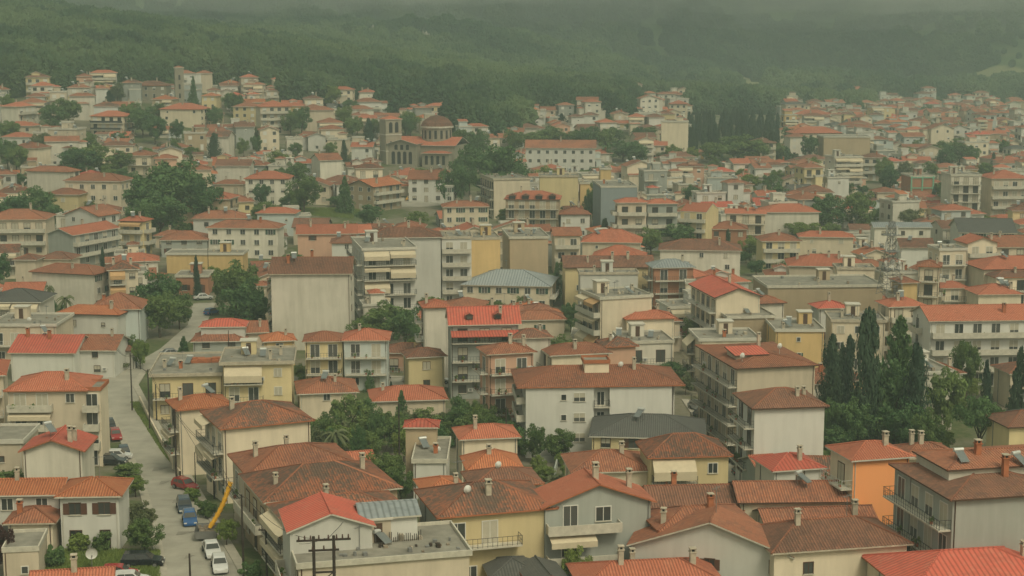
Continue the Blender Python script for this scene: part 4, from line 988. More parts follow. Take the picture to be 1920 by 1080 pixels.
B(1668, 1735, 575, 11, 8, 545, 'cream', 'hip', 'red', 'b', 'b', 'left wing of the big right-hand complex with red roof behind cypress tips', cat='apartment block', name='apartment_block', rail='solid')
B(1745, 1990, 600, 12, 4, 570, 'white', 'gx', 'red', 'b', 'c', 'long white apartment complex with red roof and continuous balconies at right', lm='long white complex', cat='apartment block', name='apartment_block', rail='solid', ch=1)
B(1895, 2000, 700, 6, 8, 678, 'beige', 'hip', 'brown', 'w', '.', 'small brown-roofed house at the right edge behind umbrella pine')
B(1893, 1990, 800, 7.5, 10, 770, 'yellow', 'hip', 'brown', '.', '.', 'yellow-walled house cut by the right edge beside the umbrella pine')
# between
B(775, 836, 868, 5, 0, 822, 'white', 'flat', 'terra', '.', '.', 'white box house with cluttered flat roof and small red-roofed stair hut', lm='cluttered flat roof', ch=1, so=1, di=1, wings=[(-1.5, 4.0, 4.0, 3.0, 7.6, 'hip', 'metal', 'tan')])
B(800, 870, 924, 6.2, 14, 885, 'pale', 'hip', 'orange', '.', '.', 'narrow house with orange roof and stained side wall', ch=1)
B(866, 970, 823, 6.4, 10, 782, 'cream', 'hip', 'red', '.', '.', 'cream house with red hipped roof right of the cluttered flat roof', lm='cream house with red hip', ch=1)
B(880, 975, 880, 4.2, 8, 835, 'cream', 'hip', 'orange', '.', '.', 'low orange pyramid roof in front of the cream red-hipped house', ch=1, pitch=.5)
B(890, 1012, 912, 5.0, 12, 878, 'beige', 'hip', 'brown', '.', '.', 'dark mossy roof behind the yellow balcony house', ch=0, di=1)
B(655, 700, 870, 4, 18, 845, 'beige', 'gx', 'red', '.', '.', 'strip of red tiles beside the palm tree', ch=0)
# middle rows, left
B(-30, 85, 412, 9.5, 4, 392, 'beige', 'hip', 'terra', 'b', '.', 'beige three-storey block at the left edge under dark hillside trees', cat='apartment block', name='apartment_block', rail='solid')
B(90, 136, 440, 8.5, -24, 415, 'grey', 'gy', 'red', '.', 'b', 'grey gable-ended house with red roof and awnings on its right', lm='grey gable house', rail='solid')
B(122, 184, 404, 9, -24, 386, 'white', 'gy', 'terra', 's', 'a', 'white gable-ended house directly above the grey gable house', rail='solid')
B(225, 268, 415, 9, -12, 400, 'yellow', 'hip', 'red', 'a', 'b', 'yellow house with red roof and two awnings right of white gable', rail='solid')
B(60, 175, 515, 8.0, -18, 482, 'pale', 'hip', 'terra', '.', 'w', 'big off-white house with wide terracotta hip and brown balcony doors', lm='big off-white house', ch=1)
B(28, 66, 487, 7.5, -4, 470, 'beige', 'hip', 'brown', '.', '.', 'left small brown gable behind the big off-white house', ch=1)
B(72, 132, 486, 7.0, -4, 472, 'beige', 'hip', 'brown', '.', '.', 'right small brown roof behind the big off-white house', ch=0)
B(8, 78, 545, 4.5, 6, 528, 'white', 'gx', 'red', 'w', '.', 'small white house with red tile roof below a tall palm', ch=1)
B(86, 146, 365, 6.5, -6, 353, 'yellow', 'hip', 'terra', 's', '.', 'yellow two-storey house under trees, left of cream three-storey house', ch=0)
B(122, 226, 340, 10, -8, 325, 'cream', 'hip', 'terra', 'w', 'w', 'cream three-storey house with rows of windows and red roof', lm='cream three-storey house', ch=1)
B(50, 128, 322, 8, -18, 303, 'pale', 'hip', 'terra', '.', 'b', 'pale hillside house with brick-red upper floor', ch=0)
B(331, 428, 373, 9, -8, 358, 'tan', 'hip', 'red', '.', 'c', 'big plain tan-walled house with red hipped roof', lm='plain tan-walled house', ch=1)
B(362, 462, 410, 6.5, 4, 395, 'white', 'hip', 'terra', 's', '.', 'white house with faded roof just below the tan-walled house', ch=1)
B(390, 520, 428, 8, -4, 413, 'pale', 'hip', 'terra', 'w', '.', 'off-white house with tiled roof and shaded corner balcony', ch=1)
B(302, 388, 450, 4.5, 4, 433, 'grey', 'hip', 'terra', 'w', '.', 'low grey house with red hip left of off-white house', ch=0)
B(312, 455, 478, 4.5, 0, 470, 'ochre', 'flat', 'terra', '.', '.', 'long low ochre building with flat roof behind the roadside trees', lm='long ochre building', ch=0)
B(330, 390, 520, 4, 2, 510, 'brick', 'flat', 'terra', 'w', '.', 'low red-brick shed beside the bend of the road', ch=0)
B(120, 128, 600, 3, 0, 3, 'white', 'hip', 'red', '.', '.', 'tiny shed', ch=0) if False else None
B(508, 656, 512, 15, 2, 480, 'pale', 'gx', 'brown', '.', 'c', 'huge blank off-white apartment wall under a straight brown-red roof', lm='huge blank wall', cat='apartment block', name='apartment_block', ch=2, so=1)
B(680, 780, 470, 15.5, 12, 440, 'white', 'flat', 'terra', 'a', 'b', 'five-storey block covered in rows of cream awnings', lm='block with rows of awnings', cat='apartment block', name='apartment_block', ch=1, an=2)
B(690, 826, 446, 15.5, 6, 426, 'white', 'hip', 'brown', 'n', '.', 'tall off-white block with one column of small windows', lm='one-column window block', cat='apartment block', name='apartment_block')
B(828, 884, 448, 15, 4, 436, 'white', 'flat', 'terra', 'b', '.', 'beige block with stacked balconies left of ochre wall', cat='apartment block', name='apartment_block', rail='solid')
B(884, 938, 450, 14, 8, 438, 'ochre', 'flat', 'terra', '.', '.', 'tall block with a plain ochre-orange wall', lm='plain ochre wall', cat='apartment block', name='apartment_block', ov=.2)
B(558, 668, 438, 8.5, 6, 420, 'pink', 'gx', 'red', 's', '.', 'pinkish house with long red roof behind huge blank wall', ch=2)
B(622, 680, 455, 8, 4, 441, 'white', 'hip', 'brown', 's', '.', 'small white upper storey with brown hip left of one-column block', ch=0, so=1)
B(550, 612, 425, 5, 0, 408, 'beige', 'gx', 'brown', '.', '.', 'low beige house with brown roof on the grass behind', ch=0)
B(482, 552, 400, 6.5, -4, 389, 'bluewhite', 'hip', 'red', 's', '.', 'pale blue-white house with red roof beside grassy slope', lm='pale house by grassy slope', ch=1)
B(868, 1030, 537, 5.5, -8, 506, 'cream', 'hip', 'sheetgrey', 'w', 'c', 'cream-yellow house with blue-grey sheet roof and red hip lines', lm='blue-grey roofed house', ch=0, an=1)
B(832, 916, 388, 8, 6, 366, 'cream', 'hip', 'terra', 'w', '.', 'cream villa with soft red roof below the big dark trees', lm='cream villa', ch=2)
B(956, 1028, 448, 13, 6, 430, 'tan', 'flat', 'terra', '.', '.', 'tan-topped blank beige block with tiled upper terrace', cat='apartment block', name='apartment_block', ch=1)
B(1040, 1088, 440, 10, 4, 425, 'cream', 'gx', 'terra', 'b', '.', 'cream block with one big dark balcony opening', rail='solid')
B(1092, 1200, 455, 8, -6, 418, 'beige', 'hip', 'red', 's', '.', 'house with broad steep red hipped roof beside bright tree', lm='broad steep red hip', pitch=.5, ch=0)
B(1110, 1205, 486, 8, -8, 460, 'beige', 'hip', 'red', '.', '.', 'second red hip directly below the broad steep one', ch=0, pitch=.45)
B(1060, 1225, 500, 9.5, 2, 478, 'yellow', 'gx', 'brown', 's', '.', 'long house with faded brown roof and yellow right wall', ch=3)
B(1088, 1196, 515, 9.5, 2, 508, 'white', 'flat', 'terra', '.', '.', 'white walled block in front of the long faded brown roof', ch=1)
B(1226, 1300, 502, 11, 6, 486, 'brick', 'hip', 'sheetgrey', 'b', 'b', 'pink-red brick apartment block with railed balconies', lm='pink-red brick block', cat='apartment block', name='apartment_block', rail='iron')
B(1238, 1388, 470, 8.5, -6, 449, 'pale', 'hip', 'brown', 's', 'w', 'long pale hall with wide brown hipped roof', lm='long pale hall', ch=1)
B(1158, 1212, 380, 13.5, 4, 365, 'beige', 'hip', 'red', 'b', 'b', 'left five-storey block with white balconies above the green trees', lm='white-balconied blocks', cat='apartment block', name='apartment_block', rail='solid')
B(1214, 1270, 382, 13, 4, 366, 'grey', 'hip', 'red', 'b', '.', 'right five-storey block with white balconies above the green trees', cat='apartment block', name='apartment_block', rail='solid')
B(1276, 1324, 398, 11, -26, 380, 'yellow', 'gx', 'red', 'b', '.', 'narrow block with tall blank yellow side wall', lm='blank yellow side wall', cat='apartment block', name='apartment_block', rail='solid', ov=.1)
B(1332, 1400, 430, 6, -6, 415, 'brick', 'hip', 'terra', 'w', '.', 'low brick-red house with terracotta hip below blank yellow side wall', ch=1)
B(1362, 1435, 400, 9, -6, 392, 'cream', 'gx', 'red', 'b', '.', 'cream house with red roof strip right of blank yellow side wall')
B(948, 1048, 374, 11, -4, 358, 'tan', 'hip', 'red', 'b', '.', 'hotel-like block with red roof and row of dark dormers', lm='dormered hotel block', cat='apartment block', name='apartment_block', rail='iron')
B(1052, 1106, 402, 7, 4, 390, 'white', 'hip', 'terra', 'w', '.', 'small white house with red pyramid roof right of dormered block', ch=0)
B(1127, 1195, 352, 14, 4, 340, 'bluegrey', 'flat', 'terra', '.', '.', 'tall blank blue-grey wall behind the white-balconied blocks', lm='blank blue-grey wall', cat='apartment block', name='apartment_block', ov=.2)
B(926, 994, 338, 12, 14, 328, 'cream', 'flat', 'terra', '.', 'b', 'cream block with solar tank beside the big dark trees', cat='apartment block', name='apartment_block', so=1)
B(1012, 1084, 332, 12, 0, 10, 'yellow', 'flat', 'terra', '.', '.', 'pale yellow blank block below the long school', cat='apartment block', name='apartment_block')
B(1088, 1112, 345, 10, 0, 8, 'ochre', 'flat', 'terra', 's', '.', 'ochre house right of the pale yellow blank block')
B(1126, 1146, 318, 10, 0, 8, 'ochre', 'flat', 'terra', '.', '.', 'slim ochre-orange blank wall standing right of the ochre house')
B(1434, 1536, 398, 7.5, 2, 382, 'pale', 'hip', 'red', '.', '.', 'house with a wide plain red hip left of the paired park trees', lm='wide plain red hip')
B(1430, 1500, 452, 8, 2, 436, 'yellow', 'hip', 'terra', 'b', '.', 'cream-yellow villa with low gable and wide balcony', rail='solid')
B(1500, 1600, 445, 8, -6, 434, 'cream', 'hip', 'red', 's', '.', 'cream house with two-part red roof left of the lattice mast')
B(1640, 1745, 425, 7, 0, 418, 'pale', 'gx', 'sheetgrey', 's', '.', 'low pale hall behind the lattice mast', ch=0)
B(1800, 1905, 436, 8, -6, 408, 'white', 'gx', 'slate', 'w', '.', 'white workshop with ribbed grey roof and row of square windows', lm='ribbed grey workshop', ch=0)
B(1690, 1750, 462, 7, 0, 445, 'white', 'gx', 'brown', '.', '.', 'white wall with steep brown roof behind the lattice mast', pitch=.6, ch=0)
B(1480, 1620, 500, 8, -6, 477, 'beige', 'hip', 'red', '.', '.', 'sprawling red roof with white chimneys left of the lattice mast', ch=4, di=1)
B(1570, 1640, 506, 9, -4, 498, 'cream', 'flat', 'terra', '.', '.', 'cream box house with thick yellow flat roof', ch=0)
B(1440, 1655, 540, 9, 4, 520, 'tan', 'flat', 'terra', '.', '.', 'long tan commercial block with grey band along its roof edge', lm='grey-banded commercial block', cat='apartment block', name='apartment_block')
B(1690, 1720, 530, 13, 8, 515, 'ochre', 'hip', 'terra', '.', 'b', 'ochre block just behind the lattice mast', cat='apartment block', name='apartment_block')
B(1722, 1762, 500, 15, -16, 480, 'cream', 'hip', 'terra', 'b', 'b', 'cream block of open concrete balconies right of the lattice mast', cat='apartment block', name='apartment_block', rail='iron')
B(1762, 1812, 470, 13, 6, 462, 'cream', 'flat', 'terra', 'b', 'b', 'cream block with awnings below ribbed grey workshop', cat='apartment block', name='apartment_block')
B(1815, 1870, 455, 13, 8, 438, 'cream', 'gy', 'red', 'b', '.', 'cream gable-fronted block with curved balcony', cat='apartment block', name='apartment_block', rail='solid')
B(1870, 1985, 462, 12, 4, 440, 'beige', 'gx', 'terra', 'b', '.', 'beige block with red roof at the right edge', cat='apartment block', name='apartment_block')
B(1845, 1990, 505, 10, 6, 480, 'beige', 'hip', 'red', 's', '.', 'house with glossy red roof at the right edge below the beige block')
B(1868, 1990, 520, 9, 6, 508, 'cream', 'hip', 'brown', 'b', '.', 'cream terrace house at the right edge in front of glossy red roof')
B(1766, 1815, 540, 8, 4, 530, 'cream', 'hip', 'red', 'b', '.', 'small house with red roof behind the long white complex, left one')
B(1835, 1915, 552, 8, 4, 532, 'cream', 'hip', 'red', '.', '.', 'wide red roof full of solar tanks behind the long white complex', so=4)
# far landmarks, built large enough to show
B(986, 1116, 277, 10, -3, 14, 'white', 'gx', 'terra', 'w', '.', 'long white three-storey school with pilasters and a red roof', lm='long white school', cat='school', name='school', group='public buildings', band=False)
B(1488, 1580, 250, 9, 4, 14, 'cream', 'hip', 'red', 'w', '.', 'cream public building with long red roof and window arcade', lm='arcaded public building', group='public buildings')
B(1545, 1632, 258, 11, 0, 14, 'tan', 'flat', 'terra', '.', '.', 'tan blank-walled hall joined to the arcaded public building', group='public buildings')
B(1708, 1752, 332, 9, 2, 12, 'brick', 'flat', 'terra', '.', '.', 'unfinished orange-brick block framed in mint green paint', lm='mint-green framed block', cat='apartment block', name='apartment_block')
B(1784, 1840, 330, 14, 0, 12, 'pale', 'flat', 'terra', 'b', '.', 'bare concrete block with tall dark window bays', cat='apartment block', name='apartment_block', rail='iron')
B(1860, 1930, 335, 13, 4, 12, 'beige', 'hip', 'red', 'b', '.', 'balconied block with a bright red roof near the right edge', cat='apartment block', name='apartment_block', rail='solid')
B(912, 948, 200, 11, -8, 10, 'white', 'flat', 'terra', 'w', '.', 'lone white concrete-framed house on the wooded slope', lm='lone white slope house')
B(1188, 1246, 188, 8, -4, 12, 'cream', 'hip', 'red', 'w', '.', 'cream villa with long red roof high on the slope', lm='villa on the slope')
B(1255, 1288, 195, 9, -8, 10, 'cream', 'hip', 'red', 'w', '.', 'pinkish villa beside the dark cypress wood')
B(1487, 1552, 215, 9, -18, 12, 'ochre', 'hip', 'red', 'w', 'w', 'orange-yellow villa with stepped red roofs right of the cypress wood', lm='orange-yellow villa')
B(1576, 1625, 168, 7, -8, 12, 'tan', 'hip', 'red', '.', 'c', 'solitary tan house highest on the right-hand slope')
B(1405, 1455, 268, 8, -6, 10, 'cream', 'hip', 'brown', 'b', '.', 'cream house with dark window band below the cypress wood')
B(766, 832, 335, 8, -4, 12, 'white', 'gx', 'terra', 'w', '.', 'white municipal building facing the small square', lm='white municipal building', group='public buildings')
B(835, 850, 350, 8, -4, 10, 'white', 'flat', 'terra', 'w', '.', 'narrow white block right of the municipal building')
B(652, 700, 350, 8, -34, 14, 'tan', 'gy', 'orange', 'w', 'b', 'tan three-storey house with orange roof by the small square')
B(600, 640, 300, 9, 24, 10, 'pale', 'gx', 'terra', '.', '.', 'plain off-white wall house above the round park tree')
B(405, 468, 310, 7, 0, 9, 'pale', 'gx', 'brown', '.', '.', 'off-white blank wall with brown roof behind the big dark trees')
B(460, 540, 335, 8, 0, 10, 'pale', 'hip', 'red', 'w', '.', 'off-white three-storey house with red hip behind conifer')
B(20, 70, 278, 8, -12, 9, 'cream', 'hip', 'terra', 's', '.', 'cream cube house low on the left hillside') 
B(28, 68, 252, 8, -4, 9, 'pale', 'hip', 'terra', 's', '.', 'off-white cube house on the left hillside') if False else None
B(2, 34, 200, 9, -20, 11, 'pale', 'hip', 'red', '.', 'b', 'pale tall house at the left edge under the wooded hill', lm='tall hillside house')
B(170, 232, 218, 8, -10, 10, 'cream', 'hip', 'red', 'b', 'b', 'cream hillside house with dark balcony and red roof', rail='iron')
B(300, 375, 205, 8, -10, 12, 'cream', 'hip', 'red', 's', 'w', 'cream hillside house with red roof below the stone tower')
B(437, 480, 200, 8, -6, 10, 'yellow', 'hip', 'terra', 'w', '.', 'yellow hillside house with brown roof, left of pink tower block')
B(488, 545, 200, 11, 18, 12, 'cream', 'hip', 'red', 'b', '.', 'hillside apartment block with red top storey and curved balconies', cat='apartment block', name='apartment_block')
B(378, 405, 180, 6, -6, 8, 'yellow', 'hip', 'orange', 'w', '.', 'small yellow house highest beside the stone tower')
B(250, 312, 160, 6, 0, 10, 'stone', 'hip', 'brown', 'w', '.', 'stone house with dark brown roof left of the stone tower')

# ---------------------------------------------------------------- church, bell tower, stone tower
def arch(b, x, y, z, w, h, mat=1, n=8):
    pts = [(x - w / 2, y, z), (x + w / 2, y, z)] + [(x + w / 2 * math.cos(a), y, z + h - w / 2 + w / 2 * math.sin(a)) for a in [math.pi * i / n for i in range(n + 1)]]
    b.face(pts, mat)
def church():
    P = hit(800, 309, 0); g = gz(P.x, P.y); th = math.radians(-14); root = empty('church', (P.x, P.y + 6, g - .5), th); root.scale = (1.12, 1.12, .90)
    st = [WALL['stone'], M['dark'], M['trim']]
    b = MB(); b.box(-12, -8, -3, 12, 8, 9, 0, skip='TU')
    for sx in (-12.03, 12.03): pass
    b.build('nave_wall', st, root)
    roof_mesh('gx', 24, 16, None, .6).build('nave_roof', [ROOF['red'], M['trim']], root, (0, 0, 9.05))
    # west arm with a pediment towards the camera
    b = MB(); b.box(-10, -13, -3, 0, -8.01, 10, 0, skip='TUB'); b.face([(-10, -13, 10), (0, -13, 10), (-5, -13, 10 + 5 * .36)], 0)
    for x in (-8, -6, -4, -2): arch(b, x, -13.04, 1.5, 1.2, 5.2); 
    for x in (-7, -5, -3): arch(b, x, -13.04, 7.4, 1.1, 2.2)
    b.build('portal_wall', st, root)
    roof_mesh('gy', 10, 9, None, .5).build('portal_roof', [ROOF['red'], M['trim']], root, (-5, -9.0, 10.05 - .18))
    b = MB(); b.box(1.5, -11, -3, 11, -8.01, 6, 0, skip='TUB')
    for x in (3, 5, 7, 9): arch(b, x, -11.04, 1.2, 1.0, 3.8)
    b.build('aisle_wall', st, root)
    roof_mesh('hip', 9.5, 4.6, None, .3).build('aisle_roof', [ROOF['red'], M['trim']], root, (6.25, -9.2, 6.05))
    n = 16; b = MB()
    for i in range(n):
        a0, a1 = i * 2 * math.pi / n, (i + 1) * 2 * math.pi / n; R = 5.2
        p = [(R * math.cos(a0), R * math.sin(a0)), (R * math.cos(a1), R * math.sin(a1))]
        b.face([(*p[0], 8), (*p[1], 8), (*p[1], 16), (*p[0], 16)], 0)
        m0 = [(p[0][0] * (1 - t) + p[1][0] * t, p[0][1] * (1 - t) + p[1][1] * t) for t in (.3, .7)]; m0 = [(x * 1.012, y * 1.012) for x, y in m0]
        b.face([(*m0[0], 11.5), (*m0[1], 11.5), (*m0[1], 15), (*m0[0], 15)], 1)
    b.tube((0, 0, 16), (0, 0, 16.7), 5.7, n=16, mat=2); b.build('drum', st, root, (3.5, 0, 0))
    b = MB(); prof = [(5.6, 16.7), (5.0, 18.2), (3.9, 19.6), (2.3, 20.7), (0.01, 21.3)]
    for (r0, z0), (r1, z1) in zip(prof, prof[1:]):
        for i in range(24):
            a0, a1 = i * 2 * math.pi / 24, (i + 1) * 2 * math.pi / 24
            b.face([(r0 * math.cos(a0), r0 * math.sin(a0), z0), (r0 * math.cos(a1), r0 * math.sin(a1), z0), (r1 * math.cos(a1), r1 * math.sin(a1), z1), (r1 * math.cos(a0), r1 * math.sin(a0), z1)], 0, [(a0 * 5, z0), (a1 * 5, z0), (a1 * 5, z1), (a0 * 5, z1)])
    dm = b.build('dome', [ROOF['brown']], root, (3.5, 0, 0))
    b = MB(); b.box(-.1, -.1, 21.2, .1, .1, 23); b.box(-.6, -.08, 22.1, .6, .08, 22.3); b.build('cross', [M['trim']], dm)
    register(root, 'stone church', 'stone church with a red tiled drum dome and arched windows', 'church', 'public buildings', (P.x, P.y, g + 16), 'domed stone church')
    FOOT.append((Vector((P.x, P.y + 6, g)), Vector((1, 0, 0)), Vector((0, 1, 0)), 15, 15, (750, 225, 856, 372), P.y, True))
    P = hit(733, 306, 0); g = gz(P.x, P.y); root = empty('bell_tower', (P.x, P.y, g), math.radians(26)); root.scale = (1, 1, .94)
    b = MB(); b.box(-3.2, -3.2, -3, 3.2, 3.2, 17.5, 0, skip='U')
    for x in (-1.2, 1.2):
        arch(b, x, -3.24, 12.5, 1.4, 4.2); arch(b, x, -3.24, 6.5, .9, 2.6)
    for z in (5, 11.5, 17.5): b.box(-3.4, -3.4, z, 3.4, 3.4, z + .35, 2)
    b.build('shaft', st, root)
    roof_mesh('hip', 6.6, 6.6, None, .3).build('roof', [ROOF['red'], M['trim']], root, (0, 0, 17.9))
    register(root, 'stone bell tower', 'square stone bell tower with red cap left of the church', 'bell tower', 'public buildings', (P.x, P.y, g + 18), 'square bell tower')
    FOOT.append((Vector((P.x, P.y, g)), Vector((1, 0, 0)), Vector((0, 1, 0)), 5, 5, (713, 230, 750, 372), P.y, True))
    P = hit(335, 128, 17); g = P.z - 17; root = empty('stone_tower', (P.x, P.y, g), .3)
    b = MB(); b.box(-1.9, -1.9, -3, 1.9, 1.9, 17, 0, skip='U')
    for z in (4, 8, 12): arch(b, 0, -1.94, z, .8, 2.2)
    b.box(-2.1, -2.1, 17, 2.1, 2.1, 17.4, 2); b.build('shaft', st, root)
    roof_mesh('hip', 4, 4, None, .2).build('roof', [ROOF['terra'], M['trim']], root, (0, 0, 17.42))
    register(root, 'slender stone tower', 'slender stone tower standing alone high on the left hillside', 'tower', 'public buildings', (P.x, P.y, g + 17), 'slender stone tower')
    FOOT.append((Vector((P.x, P.y, g)), Vector((1, 0, 0)), Vector((0, 1, 0)), 4, 4, (326, 128, 344, 185), P.y, True))
church()

# ---------------------------------------------------------------- lattice mast on the roof left of the white complex
def mast():
    P = hit(1668, 548, 11); h = 14.5; root = empty('lattice_mast', (P.x, P.y, P.z - .5), .3)
    b = MB(); n = 12
    def w(t): return 1.5 * (1 - t) ** 1.4 + .42
    for i in range(n):
        t0, t1 = i / n, (i + 1) / n; c0 = [(sx * w(t0) / 1, sy * w(t0), t0 * h) for sx, sy in ((-1, -1), (1, -1), (1, 1), (-1, 1))]; c1 = [(sx * w(t1), sy * w(t1), t1 * h) for sx, sy in ((-1, -1), (1, -1), (1, 1), (-1, 1))]
        for k in range(4):
            b.tube(c0[k], c1[k], .06, n=4, caps=False); b.tube(c0[k], c1[(k + 1) % 4], .03, n=4, caps=False); b.tube(c1[k], c1[(k + 1) % 4], .045, n=4, caps=False); b.tube(c0[(k + 1) % 4], c1[k], .045, n=4, caps=False)
    b.tube((0, 0, h), (0, 0, h + 3), .06, n=5); b.build('lattice', [M['iron']], root)
    for i in range(6):
        a = i * 1.05; z = 5.6 + (i % 2) * .8
        d = MB(); d.tube((0, 0, 0), (0, -.35, 0), .5, .55, 12); d.build('dish_antenna', [M['white']], root, (1.5 * math.cos(a), 1.5 * math.sin(a) - .4, z), a * .2)
    for i in range(6):
        a = i * 1.05; d = MB(); d.box(-.16, -.12, -1, .16, .12, 1); d.build('panel_antenna', [M['white']], root, (1.1 * math.cos(a), 1.1 * math.sin(a), 9.5 + (i % 3) * 1.6), a)
    for z in (5.0, 8.6, 11.8): d = MB(); d.box(-1.5, -1.5, 0, 1.5, 1.5, .1); d.build('platform', [M['iron']], root, (0, 0, z))
    register(root, 'lattice mast', 'tall steel lattice radio mast with white dishes on a roof', 'radio mast', None, (P.x, P.y, P.z + h * .5), 'lattice mast')
mast()

# ---------------------------------------------------------------- single details on named houses
def find(txt): return next(t for t in THINGS if t['label'] and txt in t['label'])
def yellow_door():
    t = find('stained roof terrace'); o = t['o']; f_ = FOOT[t['foot']]; w, d = f_[3] * 2, f_[4] * 2
    b = MB(); b.box(-.5, -.06, 0, .5, 0, 2.1, 0); b.box(-.62, -.05, 0, -.502, 0, 2.2, 1); b.box(.502, -.05, 0, .62, 0, 2.2, 1); b.box(-.3, -.075, 1.1, .3, -.061, 1.8, 2)
    b.build('yellow_door', [M['door_y'], M['trim'], M['glass']], o, (0.2, 2.8 - 2.0 - .01, 8.75))
    r = random.Random(2); b = MB()
    for i in range(16):
        x = 1.2 + i * .2; hh = r.uniform(.4, 1.0); b.box(x, .3, 8.74, x + .06, .36, 8.74 + hh)
    b.build('plank_fence', [M['wood']], o)
    b = MB()
    for i in range(22):
        x, y = r.uniform(-7, 7), r.uniform(-3.6, -.6); s = r.uniform(.12, .4); b.box(x, y, 8.73, x + s, y + s * 1.5, 8.73 + r.uniform(.08, .4), r.choice([0, 1, 2]))
    tag(b.build('roof_clutter', [M['rubble'], M['wood'], M['iron']], o), kind='stuff')
yellow_door()
def mansard():
    t = find('red mansard roof'); o = t['o']; f_ = FOOT[t['foot']]; w, d = f_[3] * 2, f_[4] * 2; b = MB()
    z = 11.7; b.face([(-w / 2, -d / 2, z), (w / 2, -d / 2, z), (w / 2 + .3, -d / 2 - 2.0, z - .7), (-w / 2, -d / 2 - 2.0, z - .7)][::-1], 0, [(0, 0), (w, 0), (w, 2), (0, 2)]); b.face([(-w / 2, -d / 2, z - .1), (w / 2, -d / 2, z - .1), (w / 2 + .3, -d / 2 - 2.0, z - .82), (-w / 2, -d / 2 - 2.0, z - .82)], 1)
    b.face([(-w / 2, -d / 2 - 2.0, z - .82), (w / 2 + .3, -d / 2 - 2.0, z - .82), (w / 2 + .3, -d / 2 - 2.0, z - .7), (-w / 2, -d / 2 - 2.0, z - .7)], 0); b.build('awning_roof', [ROOF['metal'], M['trim']], o)
    for x in (-w * .22, w * .2):
        b = MB(); b.box(-.6, -1.2, 0, .6, .3, .7, 0); roofp = [(-.75, -1.3, .7), (.75, -1.3, .7), (0, -1.3, 1.05)]; b.face(roofp, 0)
        for s in (-1, 1): b.face([(s * .75, -1.3, .7), (s * .75, .8, .7), (0, .8, 1.05), (0, -1.3, 1.05)], 1)
        b.box(-.4, -1.22, .1, .4, -1.2, .6, 2); b.build('dormer', [M['framed'], ROOF['metal'], M['glass']], o, (x, -d / 2 + 1.6, 13.5))
mansard()
def hotel_dormers():
    t = find('row of dark dormers'); o = t['o']; f_ = FOOT[t['foot']]; w, d = f_[3] * 2, f_[4] * 2
    for i in range(4):
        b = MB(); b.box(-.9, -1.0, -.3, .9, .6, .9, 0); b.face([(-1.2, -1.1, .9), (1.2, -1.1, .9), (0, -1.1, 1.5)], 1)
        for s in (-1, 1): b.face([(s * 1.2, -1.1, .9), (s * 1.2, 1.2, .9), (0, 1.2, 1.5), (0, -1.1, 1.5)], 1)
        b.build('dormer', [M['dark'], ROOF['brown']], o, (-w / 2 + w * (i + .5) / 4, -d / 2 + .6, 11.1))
hotel_dormers()
def mint_frame():
    t = find('framed in mint green'); o = t['o']; f_ = FOOT[t['foot']]; w, d = f_[3] * 2, f_[4] * 2
    for x in (-w / 2, -.3, w / 2 - .6): b = MB(); b.box(x, -d / 2 - .3, 0, x + .5, -d / 2 - .002, 9.3); b.build('frame_column', [M['green']], o)
    for z in (5.0, 8.6): b = MB(); b.box(-w / 2 - .1, -d / 2 - .35, z, w / 2 + .1, -d / 2 - .302, z + .35); b.build('frame_beam', [M['green']], o)
mint_frame()
def brick_stack():
    t = find('left half of long cream'); f_ = FOOT[t['foot']]; c, u, v = f_[0], f_[1], f_[2]; P = c + u * 2.5 + v * 1.5; P.z += 7.26
    root = empty('brick_stack', P, math.radians(8)); r = random.Random(6); me = MB(); me.box(-.55, -.28, 0, .55, .28, .22); mm = me.mesh('brick', [M['brickc']])
    for i in range(5):
        for j in range(3):
            for k in range(3 if r.random() < .7 else 2): link('brick', mm, root, ((i - 2) * 1.13 + r.uniform(-.05, .05), (j - 1) * .62 + r.uniform(-.04, .04), k * .23), r.uniform(-.06, .06))
    register(root, 'brick stack', 'stack of orange bricks lying on the long cream-yellow flat roof', 'brick stack', None, (P.x, P.y, P.z), None)
brick_stack()

def garden_walls():
    """low yard walls between the gardens in front of the large white block and beside the yard"""
    for k, (A, Z, hh, lb) in enumerate([((1000, 868), (1110, 862), 1.0, 'low grey garden wall in front of the large white block'), ((1040, 892), (1048, 860), 1.1, 'short garden wall running towards the large white block'), ((172, 1012), (232, 1006), .9, 'low stone wall at the back of the grassy yard')]):
        a, z = hit(*A), hit(*Z); b = MB(); n = (z - a).cross(Vector((0, 0, 1))).normalized() * .1; o = Vector((0, 0, -1)); t = Vector((0, 0, hh))
        b.face([a - n + o, z - n + o, z - n + t, a - n + t]); b.face([z + n + o, a + n + o, a + n + t, z + n + t]); b.face([a - n + t, z - n + t, z + n + t, a + n + t]); b.face([a + n + o, a - n + o, a - n + t, a + n + t]); b.face([z - n + o, z + n + o, z + n + t, z - n + t])
        w = b.build('garden_wall', [WALL['stone' if k == 2 else 'grey']]); register(w, 'garden wall', lb, 'wall', 'garden walls', tuple(a))
garden_walls()

# ---------------------------------------------------------------- trees placed one by one
T = tree
